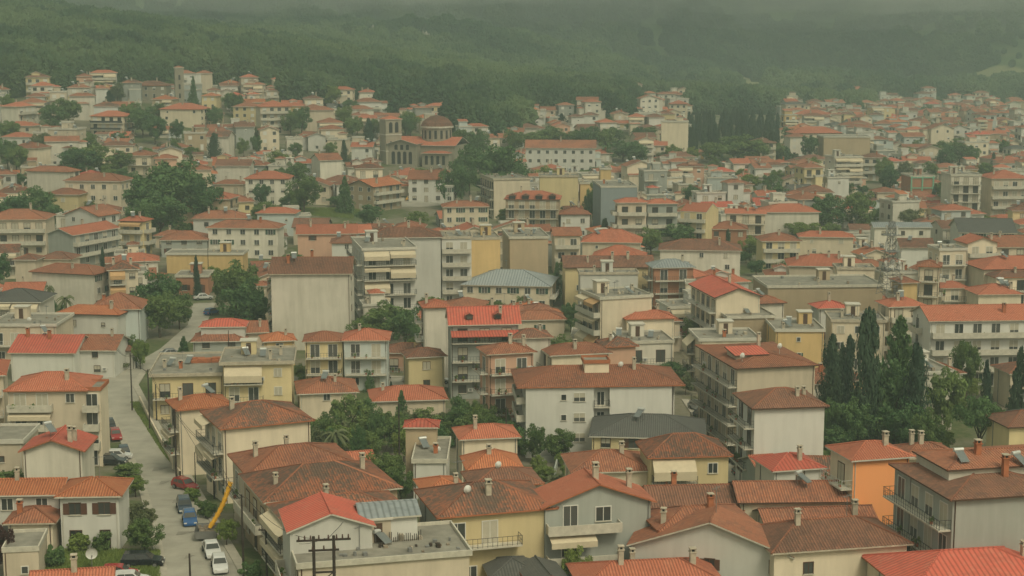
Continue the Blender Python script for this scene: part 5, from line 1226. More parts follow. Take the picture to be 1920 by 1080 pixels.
# bottom left yard
T('bush', 238, 858, 58, 46, 'round dark bush beside the dark parked car', hm=2.6)
T('fresh', 252, 886, 52, 55, 'yellow-green shrub on the left verge of the street', hm=3.2)
T('olive', 262, 935, 72, 75, 'pale grey-green bush above the dense green one by the street', hm=4.2)
T('broad', 268, 968, 78, 80, 'dense green tree at the yard corner beside the street', hm=4.2, lm='dense yard tree')
T('bush', 148, 985, 56, 60, 'rounded vine bush in front of the white house', hm=3.0)
T('bush', 192, 980, 52, 46, 'vine-covered pergola clump by the white house door', hm=3.2)
T('bush', 100, 1010, 46, 66, 'rusty green shrub right of the ruined shed', hm=3.2)
T('plum', 2, 975, 60, 110, 'dark reddish tree at the bottom left edge', hm=6)
T('bush', 322, 806, 22, 45, 'small green shrub behind the right-hand pavement wall', hm=3)
T('bush', 360, 905, 44, 50, 'shrub beside the red parked car', hm=2.4)
T('bush', 385, 925, 50, 62, 'dark shrub left of the yellow chute', hm=3)
T('fresh', 425, 968, 52, 70, 'fresh green shrub right of the yellow chute foot', hm=3.4)
T('bush', 470, 1040, 50, 70, 'shrub at the bottom edge right of white cars', hm=3)
T('bush', 455, 930, 40, 50, 'climbing shrub on the street-side stair', hm=2.6)
T('conifer', 978, 1048, 40, 46, 'small dark conifer shrub at the bottom edge', hm=3)
T('fresh', 1082, 1018, 70, 110, 'tall loose green shrub in front of the grey gabled house', hm=6.5, lm='tall loose shrub')
T('broad', 1140, 1058, 45, 50, 'low green shrub at the bottom edge right of tall loose shrub', hm=3.4)
T('fresh', 890, 1042, 70, 50, 'yellowish bush at the bottom edge under yellow balcony house', hm=3)
T('fresh', 1350, 1062, 36, 40, 'green treetop at the bottom edge under the wide white gable', hm=3)
T('bush', 1655, 940, 58, 70, 'flowering shrub left of the grey apartment block balconies', hm=4.5)
T('bush', 1250, 888, 46, 44, 'hedge-like bush under the yellow cottage windows', hm=2.6)
T('bush', 1320, 900, 70, 26, 'low hedge below the yellow cottage porch', hm=1.8)
T('bush', 1405, 848, 36, 30, 'round bush beside the right-hand street', hm=2.4)
T('bush', 1065, 858, 36, 36, 'olive bush between red roofs left of low cream house', hm=3)
T('broad', 1000, 792, 62, 80, 'round green tree against the large white block', hm=6, lm='tree against the white block')
# garden in the middle
for i, (k, a, b_, c, d_, hm) in enumerate([('broad', 610, 770, 70, 80, 6), ('broad', 655, 735, 90, 90, 8), ('dark', 690, 742, 60, 80, 7), ('fresh', 640, 790, 80, 70, 5), ('broad', 745, 775, 90, 80, 6),
        ('broad', 800, 760, 80, 80, 6), ('dark', 862, 735, 66, 90, 8), ('broad', 905, 755, 70, 75, 7), ('broad', 690, 800, 70, 80, 6), ('dark', 672, 792, 40, 90, 7), ('fresh', 780, 790, 70, 50, 4),
        ('broad', 720, 842, 90, 70, 6), ('fresh', 690, 860, 60, 50, 5), ('broad', 750, 870, 60, 50, 5), ('olive', 830, 770, 60, 50, 5), ('broad', 945, 775, 50, 50, 5)]):
    T(k, a, b_, c, d_, hm=hm)
for i in range(22):
    rr_ = random.Random(i * 7); a = rr_.uniform(575, 985); T(rr_.choice(['broad', 'dark', 'fresh', 'olive', 'broad', 'bush']), a, rr_.uniform(745, 800) + (a > 700) * 0 , rr_.uniform(45, 85), 60, hm=rr_.uniform(4, 6.5))
T('conifer', 692, 692, 26, 34, 'small pointed conifer beside the road of parked cars', hm=4)
T('conifer', 733, 712, 26, 62, 'left of two dark spires in the garden', hm=6.5)
T('conifer', 752, 728, 40, 66, 'right, broader of two dark spires in the garden', hm=7)
T('palm', 628, 790, 70, 70, 'palm with drooping fronds right of the cream corner house', hm=6, lm='drooping palm')
T('conifer', 951, 765, 20, 50, 'slim dark spire left of the round green tree', hm=6)
# left middle
T('broad', 298, 540, 92, 110, 'tall round tree leaning over the winding road', hm=10, lm='tall roadside tree')
T('dark', 300, 505, 110, 110, 'dark tree behind the tall roadside tree', hm=12)
T('broad', 335, 545, 60, 80, 'tree at the inner bend of the winding road', hm=8)
T('dark', 455, 520, 110, 110, 'dark green tree right of the road bend', hm=12, lm='dark tree by the road bend')
T('broad', 440, 484, 110, 100, 'large green tree above the road bend', hm=13)
T('dark', 478, 535, 60, 90, 'dark tree against the huge blank wall', hm=10)
T('conifer', 344, 628, 34, 44, 'small dark conifer at the road junction', hm=5)
T('bush', 215, 662, 56, 36, 'grey flowering bush at the road junction', hm=3)
T('broad', 245, 625, 50, 60, 'green tree behind the junction porch house', hm=6)
T('fresh', 262, 632, 40, 56, 'bright tree left of the winding road', hm=6)
T('bush', 90, 556, 66, 40, 'low green bush left of the palms', hm=4)
T('palm', 92, 520, 24, 60, 'slim tall palm at left', hm=9)
T('palm', 122, 543, 44, 50, 'low spreading palm at left', hm=7)
T('dark', 25, 360, 100, 110, 'dark hillside tree at the left edge', hm=12)
T('dark', 70, 345, 80, 90, 'dark tree left of the yellow house', hm=11)
T('dark', 90, 378, 70, 60, 'dark tree behind white gable house', hm=9)
T('dark', -5, 470, 60, 90, 'tree cut by the left edge beside big off-white house', hm=9)
T('dark', 325, 292, 160, 120, 'broadest dark tree of the left-hand grove', hm=20, lm='left-hand grove')
T('dark', 275, 318, 110, 110, 'left tree of the left-hand grove', hm=17)
T('dark', 380, 325, 90, 95, 'right tree of the left-hand grove', hm=16)
T('dark', 300, 360, 110, 80, 'front tree of the left-hand grove', hm=13)
T('dark', 262, 370, 70, 80, 'lowest tree of the left-hand grove', hm=12)
T('broad', 165, 268, 100, 70, 'green hillside tree above cream three-storey house', hm=11)
T('broad', 225, 278, 60, 50, 'green hillside tree left of the grove', hm=9)
T('broad', 570, 322, 70, 90, 'round park tree left of dark conifer', hm=13, lm='round park tree')
T('broad', 562, 348, 46, 60, 'front park tree beside round one', hm=8)
T('conifer', 646, 328, 44, 74, 'large dark conifer beside the park', hm=12)
T('dark', 490, 340, 40, 50, 'dark tree left of the park', hm=8)
T('cypress', 401, 248, 34, 52, 'single dark conifer among the left-hand roofs', hm=11)
T('cypress', 691, 220, 24, 48, 'dark cypress left of the bell tower', hm=11)
T('conifer', 362, 140, 22, 56, 'dark spire between stone tower and small yellow house', hm=14)
T('bush', 505, 432, 80, 40, 'green bushes below the pale house by the slope', hm=6)
T('dark', 695, 380, 66, 40, 'dark rounded tree beside the curving lane', hm=7)
T('broad', 590, 590, 90, 40, 'feathery tree in front of the huge blank wall', hm=5)
T('broad', 720, 565, 130, 70, 'broad dark tree below the rows of awnings', hm=8, lm='tree below the awnings')
T('dark', 760, 570, 70, 80, 'dark tree left of the slim slab', hm=9)
T('broad', 680, 595, 70, 50, 'tree behind the twin houses', hm=7)
T('bush', 805, 545, 60, 30, 'bushes left of the slim slab', hm=5)
T('bush', 585, 690, 60, 30, 'garden bushes below the twin houses, left', hm=3)
T('bush', 620, 700, 50, 24, 'garden bushes below the twin houses, right', hm=2.5)
T('fresh', 560, 680, 40, 34, 'bright bush right of flat-roofed block', hm=3)
T('broad', 795, 700, 30, 20, 'small bush below the square yellow house', hm=2)
# centre park trees
T('dark', 935, 262, 125, 120, 'largest dark tree beside the church', hm=22, lm='largest dark tree')
T('dark', 852, 300, 66, 90, 'dark tree hiding the right of the square', hm=16)
T('dark', 880, 268, 70, 70, 'dark tree between church and largest tree', hm=18)
T('dark', 970, 300, 60, 70, 'dark tree left of the school', hm=13)
T('broad', 1220, 425, 70, 50, 'bright green tree left of the long pale hall', hm=8)
T('dark', 1275, 410, 90, 50, 'dark green trees in front of the white-balconied blocks', hm=9)
T('broad', 1325, 425, 40, 36, 'small tree right of the dark green trees', hm=6)
T('fresh', 1408, 440, 50, 36, 'clipped bright tree right of the long pale hall', hm=7)
T('conifer', 1044, 488, 30, 55, 'dark conical tree beside the white walled block', hm=9)
T('broad', 1300, 590, 46, 50, 'tree below the pink-red brick block', hm=7)
T('dark', 1070, 560, 40, 40, 'dark tree between cream block and red roofs', hm=7)
T('fresh', 1510, 412, 90, 36, 'row of bright treetops left of the cream roofs', hm=6)
T('dark', 1556, 360, 80, 60, 'darker tree of the paired park trees', hm=12)
T('broad', 1612, 350, 70, 66, 'brighter tree of the paired park trees', hm=14, lm='paired park trees')
T('broad', 1660, 292, 44, 44, 'far tree behind the paired park trees', hm=11)
T('broad', 1385, 250, 120, 60, 'green wood edge below the cypress wood', hm=12)
T('broad', 1340, 262, 60, 50, 'green tree left below the cypress wood', hm=10)
T('broad', 1770, 262, 60, 50, hm=10); T('broad', 1800, 255, 50, 44, hm=10); T('broad', 1655, 240, 40, 30, hm=8)
T('dark', 1170, 262, 80, 30, 'dark trees left of the red-capped slope house', hm=9)
T('broad', 1145, 235, 50, 40, hm=9); T('broad', 1030, 235, 90, 40, hm=9); T('broad', 1085, 240, 60, 40, hm=9)
T('broad', 1850, 400, 60, 24, 'low trees behind the ribbed grey workshop', hm=6)
T('bush', 1835, 528, 40, 22, 'bushes beside the small red house', hm=4)
for k, a, b_, c, hm in [('dark', 150, 272, 90, 11), ('broad', 125, 180, 60, 12), ('dark', 100, 190, 60, 12), ('dark', 265, 196, 60, 13), ('dark', 290, 212, 50, 12), ('broad', 245, 188, 50, 11), ('dark', 330, 222, 34, 9),
                   ('broad', 455, 256, 30, 8), ('dark', 565, 196, 44, 13), ('broad', 545, 205, 40, 11), ('broad', 620, 262, 30, 8), ('dark', 12, 255, 50, 12), ('broad', 30, 268, 50, 10), ('broad', 870, 236, 60, 13), ('dark', 900, 240, 50, 13),
                   ('broad', 965, 240, 50, 11), ('broad', 1000, 242, 50, 10), ('dark', 1105, 232, 50, 12), ('broad', 1135, 238, 50, 11), ('dark', 1195, 262, 50, 11), ('broad', 1510, 244, 40, 10), ('dark', 1520, 250, 40, 12), ('broad', 1560, 196, 50, 9),
                   ('broad', 1640, 205, 60, 10), ('dark', 1775, 268, 50, 12), ('broad', 1800, 262, 50, 11), ('dark', 1825, 270, 40, 10), ('broad', 1880, 258, 34, 10), ('broad', 1850, 300, 40, 9), ('broad', 1660, 294, 40, 13), ('dark', 1670, 305, 44, 12),
                   ('dark', 1112, 340, 30, 12), ('broad', 1148, 356, 26, 9), ('dark', 1106, 358, 30, 10), ('broad', 700, 218, 30, 9), ('dark', 480, 250, 26, 8), ('broad', 200, 305, 40, 8), ('dark', 1480, 235, 34, 11), ('broad', 1590, 335, 30, 8), ('broad', 1425, 258, 60, 10),
                   ('olive', 1700, 300, 36, 8), ('broad', 1745, 300, 34, 8), ('dark', 760, 210, 40, 11), ('broad', 660, 215, 40, 10), ('broad', 1455, 262, 40, 9)]:
    T(k, a, b_, c, 40, hm=hm)
# the big dark group on the right
for a, b_, c, d_, lb, hm in [(1560, 622, 62, 190, 'leftmost spire of the tall cypress group', 16), (1594, 625, 46, 170, 'slim second spire of the tall cypress group', 15), (1630, 573, 74, 240, 'tallest cypress of the group', 22),
                         (1722, 640, 70, 200, 'broad right-hand cypress of the group', 17), (1852, 672, 24, 80, 'small lone cypress beside the umbrella pine', 10), (1580, 640, 30, 140, 'short cypress between the two left spires', 13)]:
    T('cypress', a, b_, c, d_, lb, hm=hm, lm='tall cypress group' if 'tallest' in lb else None)
T('conifer', 1690, 585, 130, 230, 'tall ragged conifer in the cypress group', hm=20, variant=0)
T('conifer', 1915, 645, 70, 130, 'dark conifer cut by the right edge', hm=14, variant=1)
for k, a, b_, c, d_, lb, hm in [('dark', 1680, 668, 110, 150, 'dark rounded tree between the cypresses', 14), ('broad', 1778, 680, 90, 140, 'broad tree right of the cypress group', 12), ('broad', 1815, 625, 66, 90, 'pale green tree in front of long white complex', 12),
                      ('dark', 1640, 720, 120, 120, 'dark undergrowth tree at the foot of cypress group', 10), ('broad', 1740, 760, 80, 90, 'bushy tree at the foot of broad cypress', 9), ('dark', 1600, 740, 80, 90, 'dark tree right of the white brown-roofed house', 9),
                      ('dark', 1700, 745, 110, 100, 'lowest dark tree in the cypress group', 9), ('fresh', 1765, 790, 60, 70, 'fresh green shrub below the broad tree', 6), ('dark', 1560, 745, 60, 80, 'dark tree behind the balcony of white house', 8)]:
    T(k, a, b_, c, d_, lb, hm=hm)
T('pine', 1842, 738, 110, 130, 'umbrella pine with flat rounded crown', hm=11, lm='umbrella pine')

# ---------------------------------------------------------------- the cypress wood in the distance: each tree its own object
rw = random.Random(9)
for i in range(105):
    px = rw.uniform(1290, 1464); py = 196 + abs(px - 1370) * .12 + rw.uniform(0, 40)
    T('cypress', px, py, rw.uniform(9, 17), 60, None, hm=rw.uniform(7, 14), desc='distant dark cypress of the hillside wood', group='cypresses of the far wood', lm=None)

# ---------------------------------------------------------------- cars and street things
blue, dblue, redc, whitec, dark, silver = (0.02, 0.10, 0.28), (0.035, 0.055, 0.085), (0.38, 0.02, 0.02), (0.72, 0.72, 0.70), (0.02, 0.022, 0.028), (0.35, 0.37, 0.38)
car(268, 1062, 4, dark, 'wagon', 'black estate car parked broadside at the edge of the yard', cname='black', lm='black estate car')
car(224, 1086, 4, redc, 'hatch', 'red car half hidden by the roof at the bottom edge', cname='red')
car(246, 1098, 8, whitec, 'hatch', 'white car at the bottom edge behind the black estate', cname='white')
car(397, 1040, -72, whitec, 'saloon', 'white car with its nose to the skip', cname='white', desc='')
car(412, 1069, -76, whitec, 'hatch', 'white hatchback behind the other white car', cname='white')
car(356, 982, -76, blue, 'hatch', 'bright blue parked car facing the camera', cname='blue')
car(346, 958, -74, dblue, 'wagon', 'grey-blue car right behind the bright blue one', cname='grey')
car(347, 918, -40, redc, 'hatch', 'red car parked at the right kerb under the poles', cname='red')
car(233, 856, -72, dblue, 'hatch', 'blue-grey car at the left kerb beside the beige block', cname='dark blue')
car(217, 823, -70, redc, 'hatch', 'red car at the left kerb beside the beige block', cname='red')
car(206, 804, -70, dark, 'hatch', 'dark car behind the red one at the left kerb', cname='dark')
car(208, 872, 0, dark, 'wagon', 'dark van-like car behind the round bush', cname='dark green')
car(222, 862, 6, whitec, 'hatch', 'white car nose showing above the round bush', cname='white')
car(638, 714, -6, silver, 'saloon', 'silver car parked above the low red-hipped house', cname='silver')
car(712, 712, 4, dark, 'hatch', 'dark car parked beside the pointed conifer', cname='dark')
car(776, 716, 0, whitec, 'hatch', 'white car left of the square yellow house corner', cname='white')
car(822, 719, 2, whitec, 'saloon', 'silver-white car in front of square yellow house', cname='silver')
car(870, 719, 2, whitec, 'saloon', 'white car left of the pinkish balcony block', cname='white')
car(322, 668, 20, silver, 'saloon', 'silver car at the lower end of winding road', cname='silver')
car(382, 562, 18, whitec, 'saloon', 'white car at the top of winding road', cname='white')
car(398, 590, 60, blue, 'hatch', 'blue car under the trees by the road bend', cname='blue')
car(1383, 872, -68, dark, 'wagon', 'dark car parked on the right-hand street', cname='dark')
car(1372, 846, -68, dark, 'hatch', 'black car farther up the right-hand street', cname='black')
car(1400, 892, 10, dark, 'hatch', 'small dark car at the corner of right-hand street', cname='dark')
for k, (a, b_) in enumerate([(1330, 806), (1318, 788), (1308, 770)]): car(a, b_, -64, (dark, dblue, silver)[k], 'hatch', ['lowest car of the row up the side street', 'middle car of the row up the side street', 'highest car of the row up the side street'][k], cname='dark')
car(772, 377, 4, (0.7, 0.35, .02), 'hatch', 'yellow car on the small square below the church', cname='yellow')
car(786, 377, 4, dark, 'hatch', 'dark car right of the yellow one on the small square', cname='dark')
car(715, 382, 20, whitec, 'hatch', 'white car on the lane beside the square', cname='white')

def chute():
    a = hit(393, 998, 1.0); top = hit(432, 905, 8.2); root = empty('debris_chute', (a.x, a.y, gz(a.x, a.y)))
    base = Vector((a.x, a.y, gz(a.x, a.y))); p0 = Vector((0, 0, 1.5)); p1 = Vector((top.x - a.x, max(1.5, min(7, top.y - a.y)), 9.2))
    r1 = ray(432, 905); p1 = Vector((r1.x * (a.y + p1.y) - a.x, p1.y, HC + r1.z * (a.y + p1.y) - base.z))
    n = 9
    for i in range(n):
        t0, t1 = i / n, (i + 1) / n; f = lambda t: p0.lerp(p1, t) + Vector((.18 * math.sin(t * 3.14), 0, -.18 * math.sin(t * 3.14)))
        b = MB(); b.tube(f(t0), f(t1) , .20, .28, 12, caps=False); b.tube(f(t1), f(t1) + (f(t1) - f(t0)).normalized() * .08, .32, .32, 12, caps=False); b.build('chute_segment', [M['yellow']], root)
    register(root, 'chute', 'long yellow debris chute sloping down from a house into a skip', 'debris chute', None, (a.x, a.y, base.z + 3), 'yellow chute')
    c = hit(388, 1010, 0); g = gz(c.x, c.y); root = empty('skip_trailer', (c.x, c.y, g), math.radians(6))
    b = MB(); x, y, z0, z1 = 1.1, 1.5, .45, 1.35
    b.face([(-x, -y, z0), (x, -y, z0), (x + .15, -y - .1, z1), (-x - .15, -y - .1, z1)]); b.face([(x, -y, z0), (x, y, z0), (x + .15, y + .1, z1), (x + .15, -y - .1, z1)])
    b.face([(x, y, z0), (-x, y, z0), (-x - .15, y + .1, z1), (x + .15, y + .1, z1)]); b.face([(-x, y, z0), (-x, -y, z0), (-x - .15, -y - .1, z1), (-x - .15, y + .1, z1)]); b.face([(-x, -y, z0), (-x, y, z0), (x, y, z0), (x, -y, z0)])
    b.build('tub', [M['iron']], root)
    for sx in (-1, 1): wl = link('wheel', MESH['wheel'], root, (sx * 1.0, 0, .36), math.pi / 2)
    b = MB(); r = random.Random(3)
    for i in range(26): q = (r.uniform(-.9, .9), r.uniform(-1.3, 1.3)); s = r.uniform(.1, .3); b.box(q[0] - s, q[1] - s, .9, q[0] + s, q[1] + s * .7, 1.1 + r.uniform(0, .25))
    tag(b.build('rubble', [M['rubble']], root), kind='stuff')
    register(root, 'skip', 'grey skip trailer full of rubble below the yellow chute', 'skip', None, (c.x, c.y, g + 1), None)
chute()

# poles along the street
pole(248, 770, h=9.5, key='a', label='tallest utility pole on the right verge near the junction', arm=False)
pole(281, 805, h=9.5, key='b', label='utility pole at the end of the grass verge', arm=False)
pole(294, 790, h=6.0, label='short post right of the verge pole', arm=False)
pole(331, 900, h=9.8, key='c', label='utility pole beside the cream corner house', arm=False)
pole(367, 918, h=5.0, label='thin post behind the red parked car', arm=False, r=.08)
pole(402, 935, h=7.0, key='d', label='dark pole left of the yellow chute top', arm=False)
pole(457, 1085, h=9.0, key='e', label='utility pole right of the white cars', arm=False)
pole(357, 1098, h=3.4, label='short bollard-like post at the bottom edge of street', arm=False)
pole(214, 700, h=5.6, key='f', label='utility pole left of the road junction', arm=False)
pole(256, 690, h=5.4, label='pole beside the porch house at the junction', arm=False)
pole(430, 690, h=7, label='thin pole in front of the double red roof', arm=False, r=.1)
pole(211, 560, h=7, label='pole in front of the big off-white house', arm=False, r=.1)
pole(391, 520, h=7, label='pole left of the roadside trees', arm=False, r=.1)
pole(749, 872, h=9, key='g', label='dark pole standing by the small red-roofed stair hut', arm=False)
pole(949, 880, h=9, key='h', label='dark pole left of the low orange pyramid roof', arm=False)
pole(1510, 905, h=6.0, key='i', label='dark pole left of the orange house', arm=False)
pole(1738, 1030, h=8.5, key='j', label='dark pole in front of the grey apartment balconies', arm=True)
pole(1821, 1050, h=4.0, key='k', label='short dark pole against the blank grey wall', arm=False)
pole(1392, 860, h=8.0, key='l', label='thin dark pole beside the white brown-roofed house', arm=False, r=.09)
pole(501, 1100, h=6.5, label='pole with crossarm at the bottom left of the transformer frame', arm=True, key='m')
def hframe():
    a = hit(612, 1292, 0); g = gz(a.x, a.y); root = empty('twin_utility_pole', (a.x, a.y, g), math.radians(8)); r = ray(597, 1005); h = (HC + r.z * a.y) - g
    for x in (-.85, .85):
        b = MB(); b.tube((x, 0, -1), (x, 0, h), .17, .13, 8); b.build('post', [M['wood']], root)
    for z, w in ((h - .35, 2.3), (h - 1.25, 1.3), (h - 3.2, 1.0)):
        b = MB(); b.box(-w, -.07, z - .08, w, .07, z + .08); b.build('crossarm', [M['wood']], root)
    if 'ins' not in MESH: t = MB(); t.tube((0, 0, 0), (0, 0, .2), .05, .03, 6); MESH['ins'] = t.mesh('insulator', [M['ceram']])
    for x in (-2.1, -1.6, -1.1, -.4, .4, 1.1, 1.6, 2.1): link('insulator', MESH['ins'], root, (x, 0, h - .27), scale=(1.8, 1.8, 1.8))
    for x in (-.95, 0, .95): link('insulator', MESH['ins'], root, (x, -.12, h - 1.17), scale=(1.8, 1.8, 1.8))
    b = MB(); b.tube((-.83, 0, h - 4.5), (.83, 0, h - 3.2), .05, n=5); b.build('brace', [M['wood']], root)
    register(root, 'twin pole', 'twin wooden pole frame with crossarms and insulators in front of the red sheet roof', 'utility pole', 'utility poles along the streets', (a.x, a.y, g + h), 'twin pole frame'); POLES['n'] = Vector((a.x, a.y, g + h - .2))
hframe()
for k, (p, q) in enumerate([('a', 'b'), ('b', 'c'), ('c', 'd'), ('d', 'e'), ('a', 'f'), ('m', 'n'), ('h', 'g'), ('i', 'l'), ('j', 'k')]):
    cable(POLES[p], POLES[q], .5 + .1 * k, .1, f'thin cable sagging between poles, {["at the junction", "along the grass verge", "past the cream corner house", "over the yellow chute", "across the junction", "to the twin pole frame", "over the garden", "past the orange house", "to the blank grey wall"][k]}')
for k, (p, q, of, sg) in enumerate([('a', 'b', .35, .8), ('b', 'c', .4, .9), ('c', 'd', -.2, .7), ('c', 'e', .3, 1.6), ('d', 'e', -.3, .9), ('n', 'e', .5, 1.4), ('g', 'n', .4, 2.2), ('f', 'a', .35, .9)]):
    cable(POLES[p], POLES[q], sg, of, f'second lower cable {["by the grass verge", "by the cream corner house", "between the two short poles by the chute", "running down the whole right kerb", "over the white cars", "from the twin frame to the street", "from the stair hut pole to the twin frame", "over the road junction"][k]}')
for a, b_, w_, hm in [(1022, 868, 44, 2.6), (1045, 880, 40, 2.2), (1075, 872, 34, 2.4), (1100, 868, 36, 3.0), (1010, 850, 36, 3.4), (1052, 846, 30, 2.2), (985, 870, 40, 3.0), (1120, 850, 30, 2.6)]: T(random.Random(a).choice(['bush', 'fresh', 'olive', 'bush']), a, b_, w_, 40, hm=hm)
def dish_on_post():
    a = hit(173, 1072, 0); g = gz(a.x, a.y); root = empty('satellite_dish', (a.x, a.y, g), .3)
    b = MB(); b.tube((0, 0, -.3), (0, 0, 1.7), .04, n=6); b.build('post', [M['iron']], root)
    b = MB(); n = 18; prof = [(0.02, .12), (.3, .09), (.5, .03), (.62, -.06)]
    for (r0, y0), (r1, y1) in zip(prof, prof[1:]):
        for i in range(n):
            a0, a1 = i * 6.2832 / n, (i + 1) * 6.2832 / n
            b.face([(r0 * math.cos(a0), y0, 2.0 + r0 * math.sin(a0)), (r1 * math.cos(a0), y1, 2.0 + r1 * math.sin(a0)), (r1 * math.cos(a1), y1, 2.0 + r1 * math.sin(a1)), (r0 * math.cos(a1), y0, 2.0 + r0 * math.sin(a1))])
    b.build('reflector', [M['white']], root); b = MB(); b.tube((0, .05, 1.5), (0, -.6, 1.9), .02, n=4); b.box(-.06, -.7, 1.86, .06, -.58, 1.98); b.build('feed_arm', [M['iron']], root)
    register(root, 'dish', 'white satellite dish on a post in the grassy yard', 'satellite dish', None, (a.x, a.y, g + 2), None)
dish_on_post()

# ---------------------------------------------------------------- the rest of the town: houses on the old street grid
def overlap(C, w, d, D):
    for (c, u, v, hw, hd, bb, dd, hand) in FOOT:
        if abs(c.x - C.x) < 40 and abs(c.y - C.y) < 40:
            q = C - c
            if abs(q.dot(u)) < hw + w / 2 + .8 and abs(q.dot(v)) < hd + d / 2 + .8: return True
    for x, y, r, bb, dd, hand in TREES:
        if (x - C.x) ** 2 + (y - C.y) ** 2 < (max(w, d) / 2 + r * .6) ** 2: return True
    for p in ROADS:
        if (p.x - C.x) ** 2 + (p.y - C.y) ** 2 < (max(w, d) / 2 + 2.5) ** 2: return True
    return False
def hides(C, w, d, h, rh=2.5):
    """would a house here stand in front of something seen in the photograph?"""
    z = gz(C.x, C.y); k = F / C.y; cx, top = proj(C.x, C.y, z + h + rh); _, bot = proj(C.x, C.y, z); hw = max(w, d) / 2 * k
    a0, a1 = cx - hw, cx + hw
    for L in (FOOT, TREES):
        for e in L:
            bb, dd, hand = e[-3], e[-2], e[-1]
            if not hand or dd < C.y + 4: continue
            ix = min(a1, bb[2]) - max(a0, bb[0]); hh = bb[3] - bb[1]
            lim = bb[1] + hh * (.55 if L is FOOT else .6)
            if ix > 3 and top < lim: return True
    for p in ROADS:
        sx, sy = proj(p.x, p.y, p.z)
        if p.y > C.y and a0 - 2 < sx < a1 + 2 and top < sy: return True
    return False
def wooded(x, y):
    """groves, gardens and hillside woods where no house stands"""
    z = gz(x, y); px, py = proj(x, y, z)
    py += 22 * mnoise.noise(Vector((x / 55, y / 70, 9.3))) + 10 * mnoise.noise(Vector((x / 20, y / 25, 3.3)))
    if 1285 < px < 1470 and 185 < py < 300: return True
    if px < 165 and py < 192: return True
    if px < 430 and py < 172 - (px - 165) * .06: return True
    if px < 700 and py < 160: return True
    if 540 < px < 1180 and py < 207 + (0 if px < 700 else 14): return True
    if 1180 < px < 1500 and py < 200: return True
    if 1500 < px < 1640 and py < 215: return True
    if 1550 < px and py < 188 : return True
    if 850 < px < 985 and py < 262: return True
    return False
rf = random.Random(77)
nfill = 0
th0 = math.radians(12); U = Vector((math.cos(th0), math.sin(th0), 0)); V = Vector((-math.sin(th0), math.cos(th0), 0))
cells = []
for sx_, sy_, ya, yb, jn in ((10.2, 11.2, 165, 400, 30), (9.0, 8.6, 400, 1500, 160)):
    for j in range(-10, jn):
        for i in range(-110, 110):
            c = U * (i * sx_) + V * (150 + j * sy_)
            if not ya < c.y < yb or abs(c.x) > c.y * .335 + 12: continue
            cells.append((c.y, i, j, c))
cells.sort(key=lambda t: t[0])
for _, i, j, c in cells:
    if c.y > 420 and i % 6 == 5 and rf.random() < .8: continue       # lanes
    if j % 5 == 4 and rf.random() < .35: continue
    c = c + U * rf.uniform(-2, 2) + V * rf.uniform(-2.0, 2.0)
    if wooded(c.x, c.y): continue
    dens = .93 if c.x > -60 else .74
    if c.y > 1050: dens *= .93
    if rf.random() > dens: continue
    ns = rf.choices([1, 2, 3, 4, 5], [3, 8, 6, 2, 1] if c.y < 400 else [3, 10, 4, 1, 0] if c.x > 0 else [3, 9, 3, 0, 0])[0]; h = ns * 3.0 + rf.uniform(-.2, .6)
    ok = False
    for k in range(5):
        w, d = rf.uniform(6.5, 13.0 if c.y < 400 else 12.0) - k * .9, rf.uniform(6.0, 10.0) - k * .5
        if w < 4.5: break
        if overlap(c, w, d, c.y): continue
        if c.y < 700 and hides(c, w, d, h): h = max(3, h - 3); continue
        ok = True; break
    if not ok: continue
    wall = rf.choices(['white', 'cream', 'beige', 'yellow', 'pale', 'grey', 'tan', 'pink', 'ochre', 'bluewhite'], [24, 20, 12, 5, 22, 5, 3, 4, 2, 5])[0]
    rt = rf.choices(['hip', 'gx', 'gy', 'flat'], [52, 18, 12, 18])[0]; roof = rf.choices(['terra', 'red', 'brown', 'weath', 'orange', 'metal', 'slate'], [40, 20, 20, 10, 6, 3, 2])[0]
    f = rf.choice(['w', 'b', 'b', 'a', 'c', 'w', 's', '.']); s = rf.choice(['.', 's', 'b', 'w', '.'])
    wg = []
    q_ = rf.random()
    if rt == 'flat' and q_ < .6: wg = [(rf.uniform(-.2, .2) * w, rf.uniform(0, .2) * d, rf.uniform(2.5, 4.5), rf.uniform(2.5, 3.5), h + 2.3, rf.choice(['flat', 'hip', 'shed']), roof)]
    elif q_ < .28: s_ = rf.choice([-1, 1]); wg = [(s_ * (w / 2 + 1.4), rf.uniform(-.1, .2) * d, 2.8, d * .6, max(2.8, h - rf.choice([0.6, 3.0])), rf.choice(['hip', 'flat', 'gx']), roof)]
    elif q_ < .5: wg = [(rf.uniform(-.25, .25) * w, -d / 2 - 1.0, w * rf.uniform(.35, .6), 2.0, max(2.8, h - 3.0), rf.choice(['flat', 'gx', 'hip']), roof)]
    elif q_ < .62 and rt in ('hip', 'gx'): wg = [(rf.uniform(-.2, .2) * w, -.05 * d, w * .36, d * .5, h + 1.7, rf.choice(['gy', 'hip']), roof)]
    B(0, 0, 0, h, math.degrees(th0) + rf.choice([0, 0, rf.uniform(-4, 4), -16]), d, wall, rt, roof, f, s, pos=(w, c.x, c.y), wings=wg, ch=rf.choice([0, 1, 1, 2]), so=1 if rf.random() < .35 else 0, an=1 if rf.random() < .2 else 0)
    nfill += 1
print('filler houses', nfill)
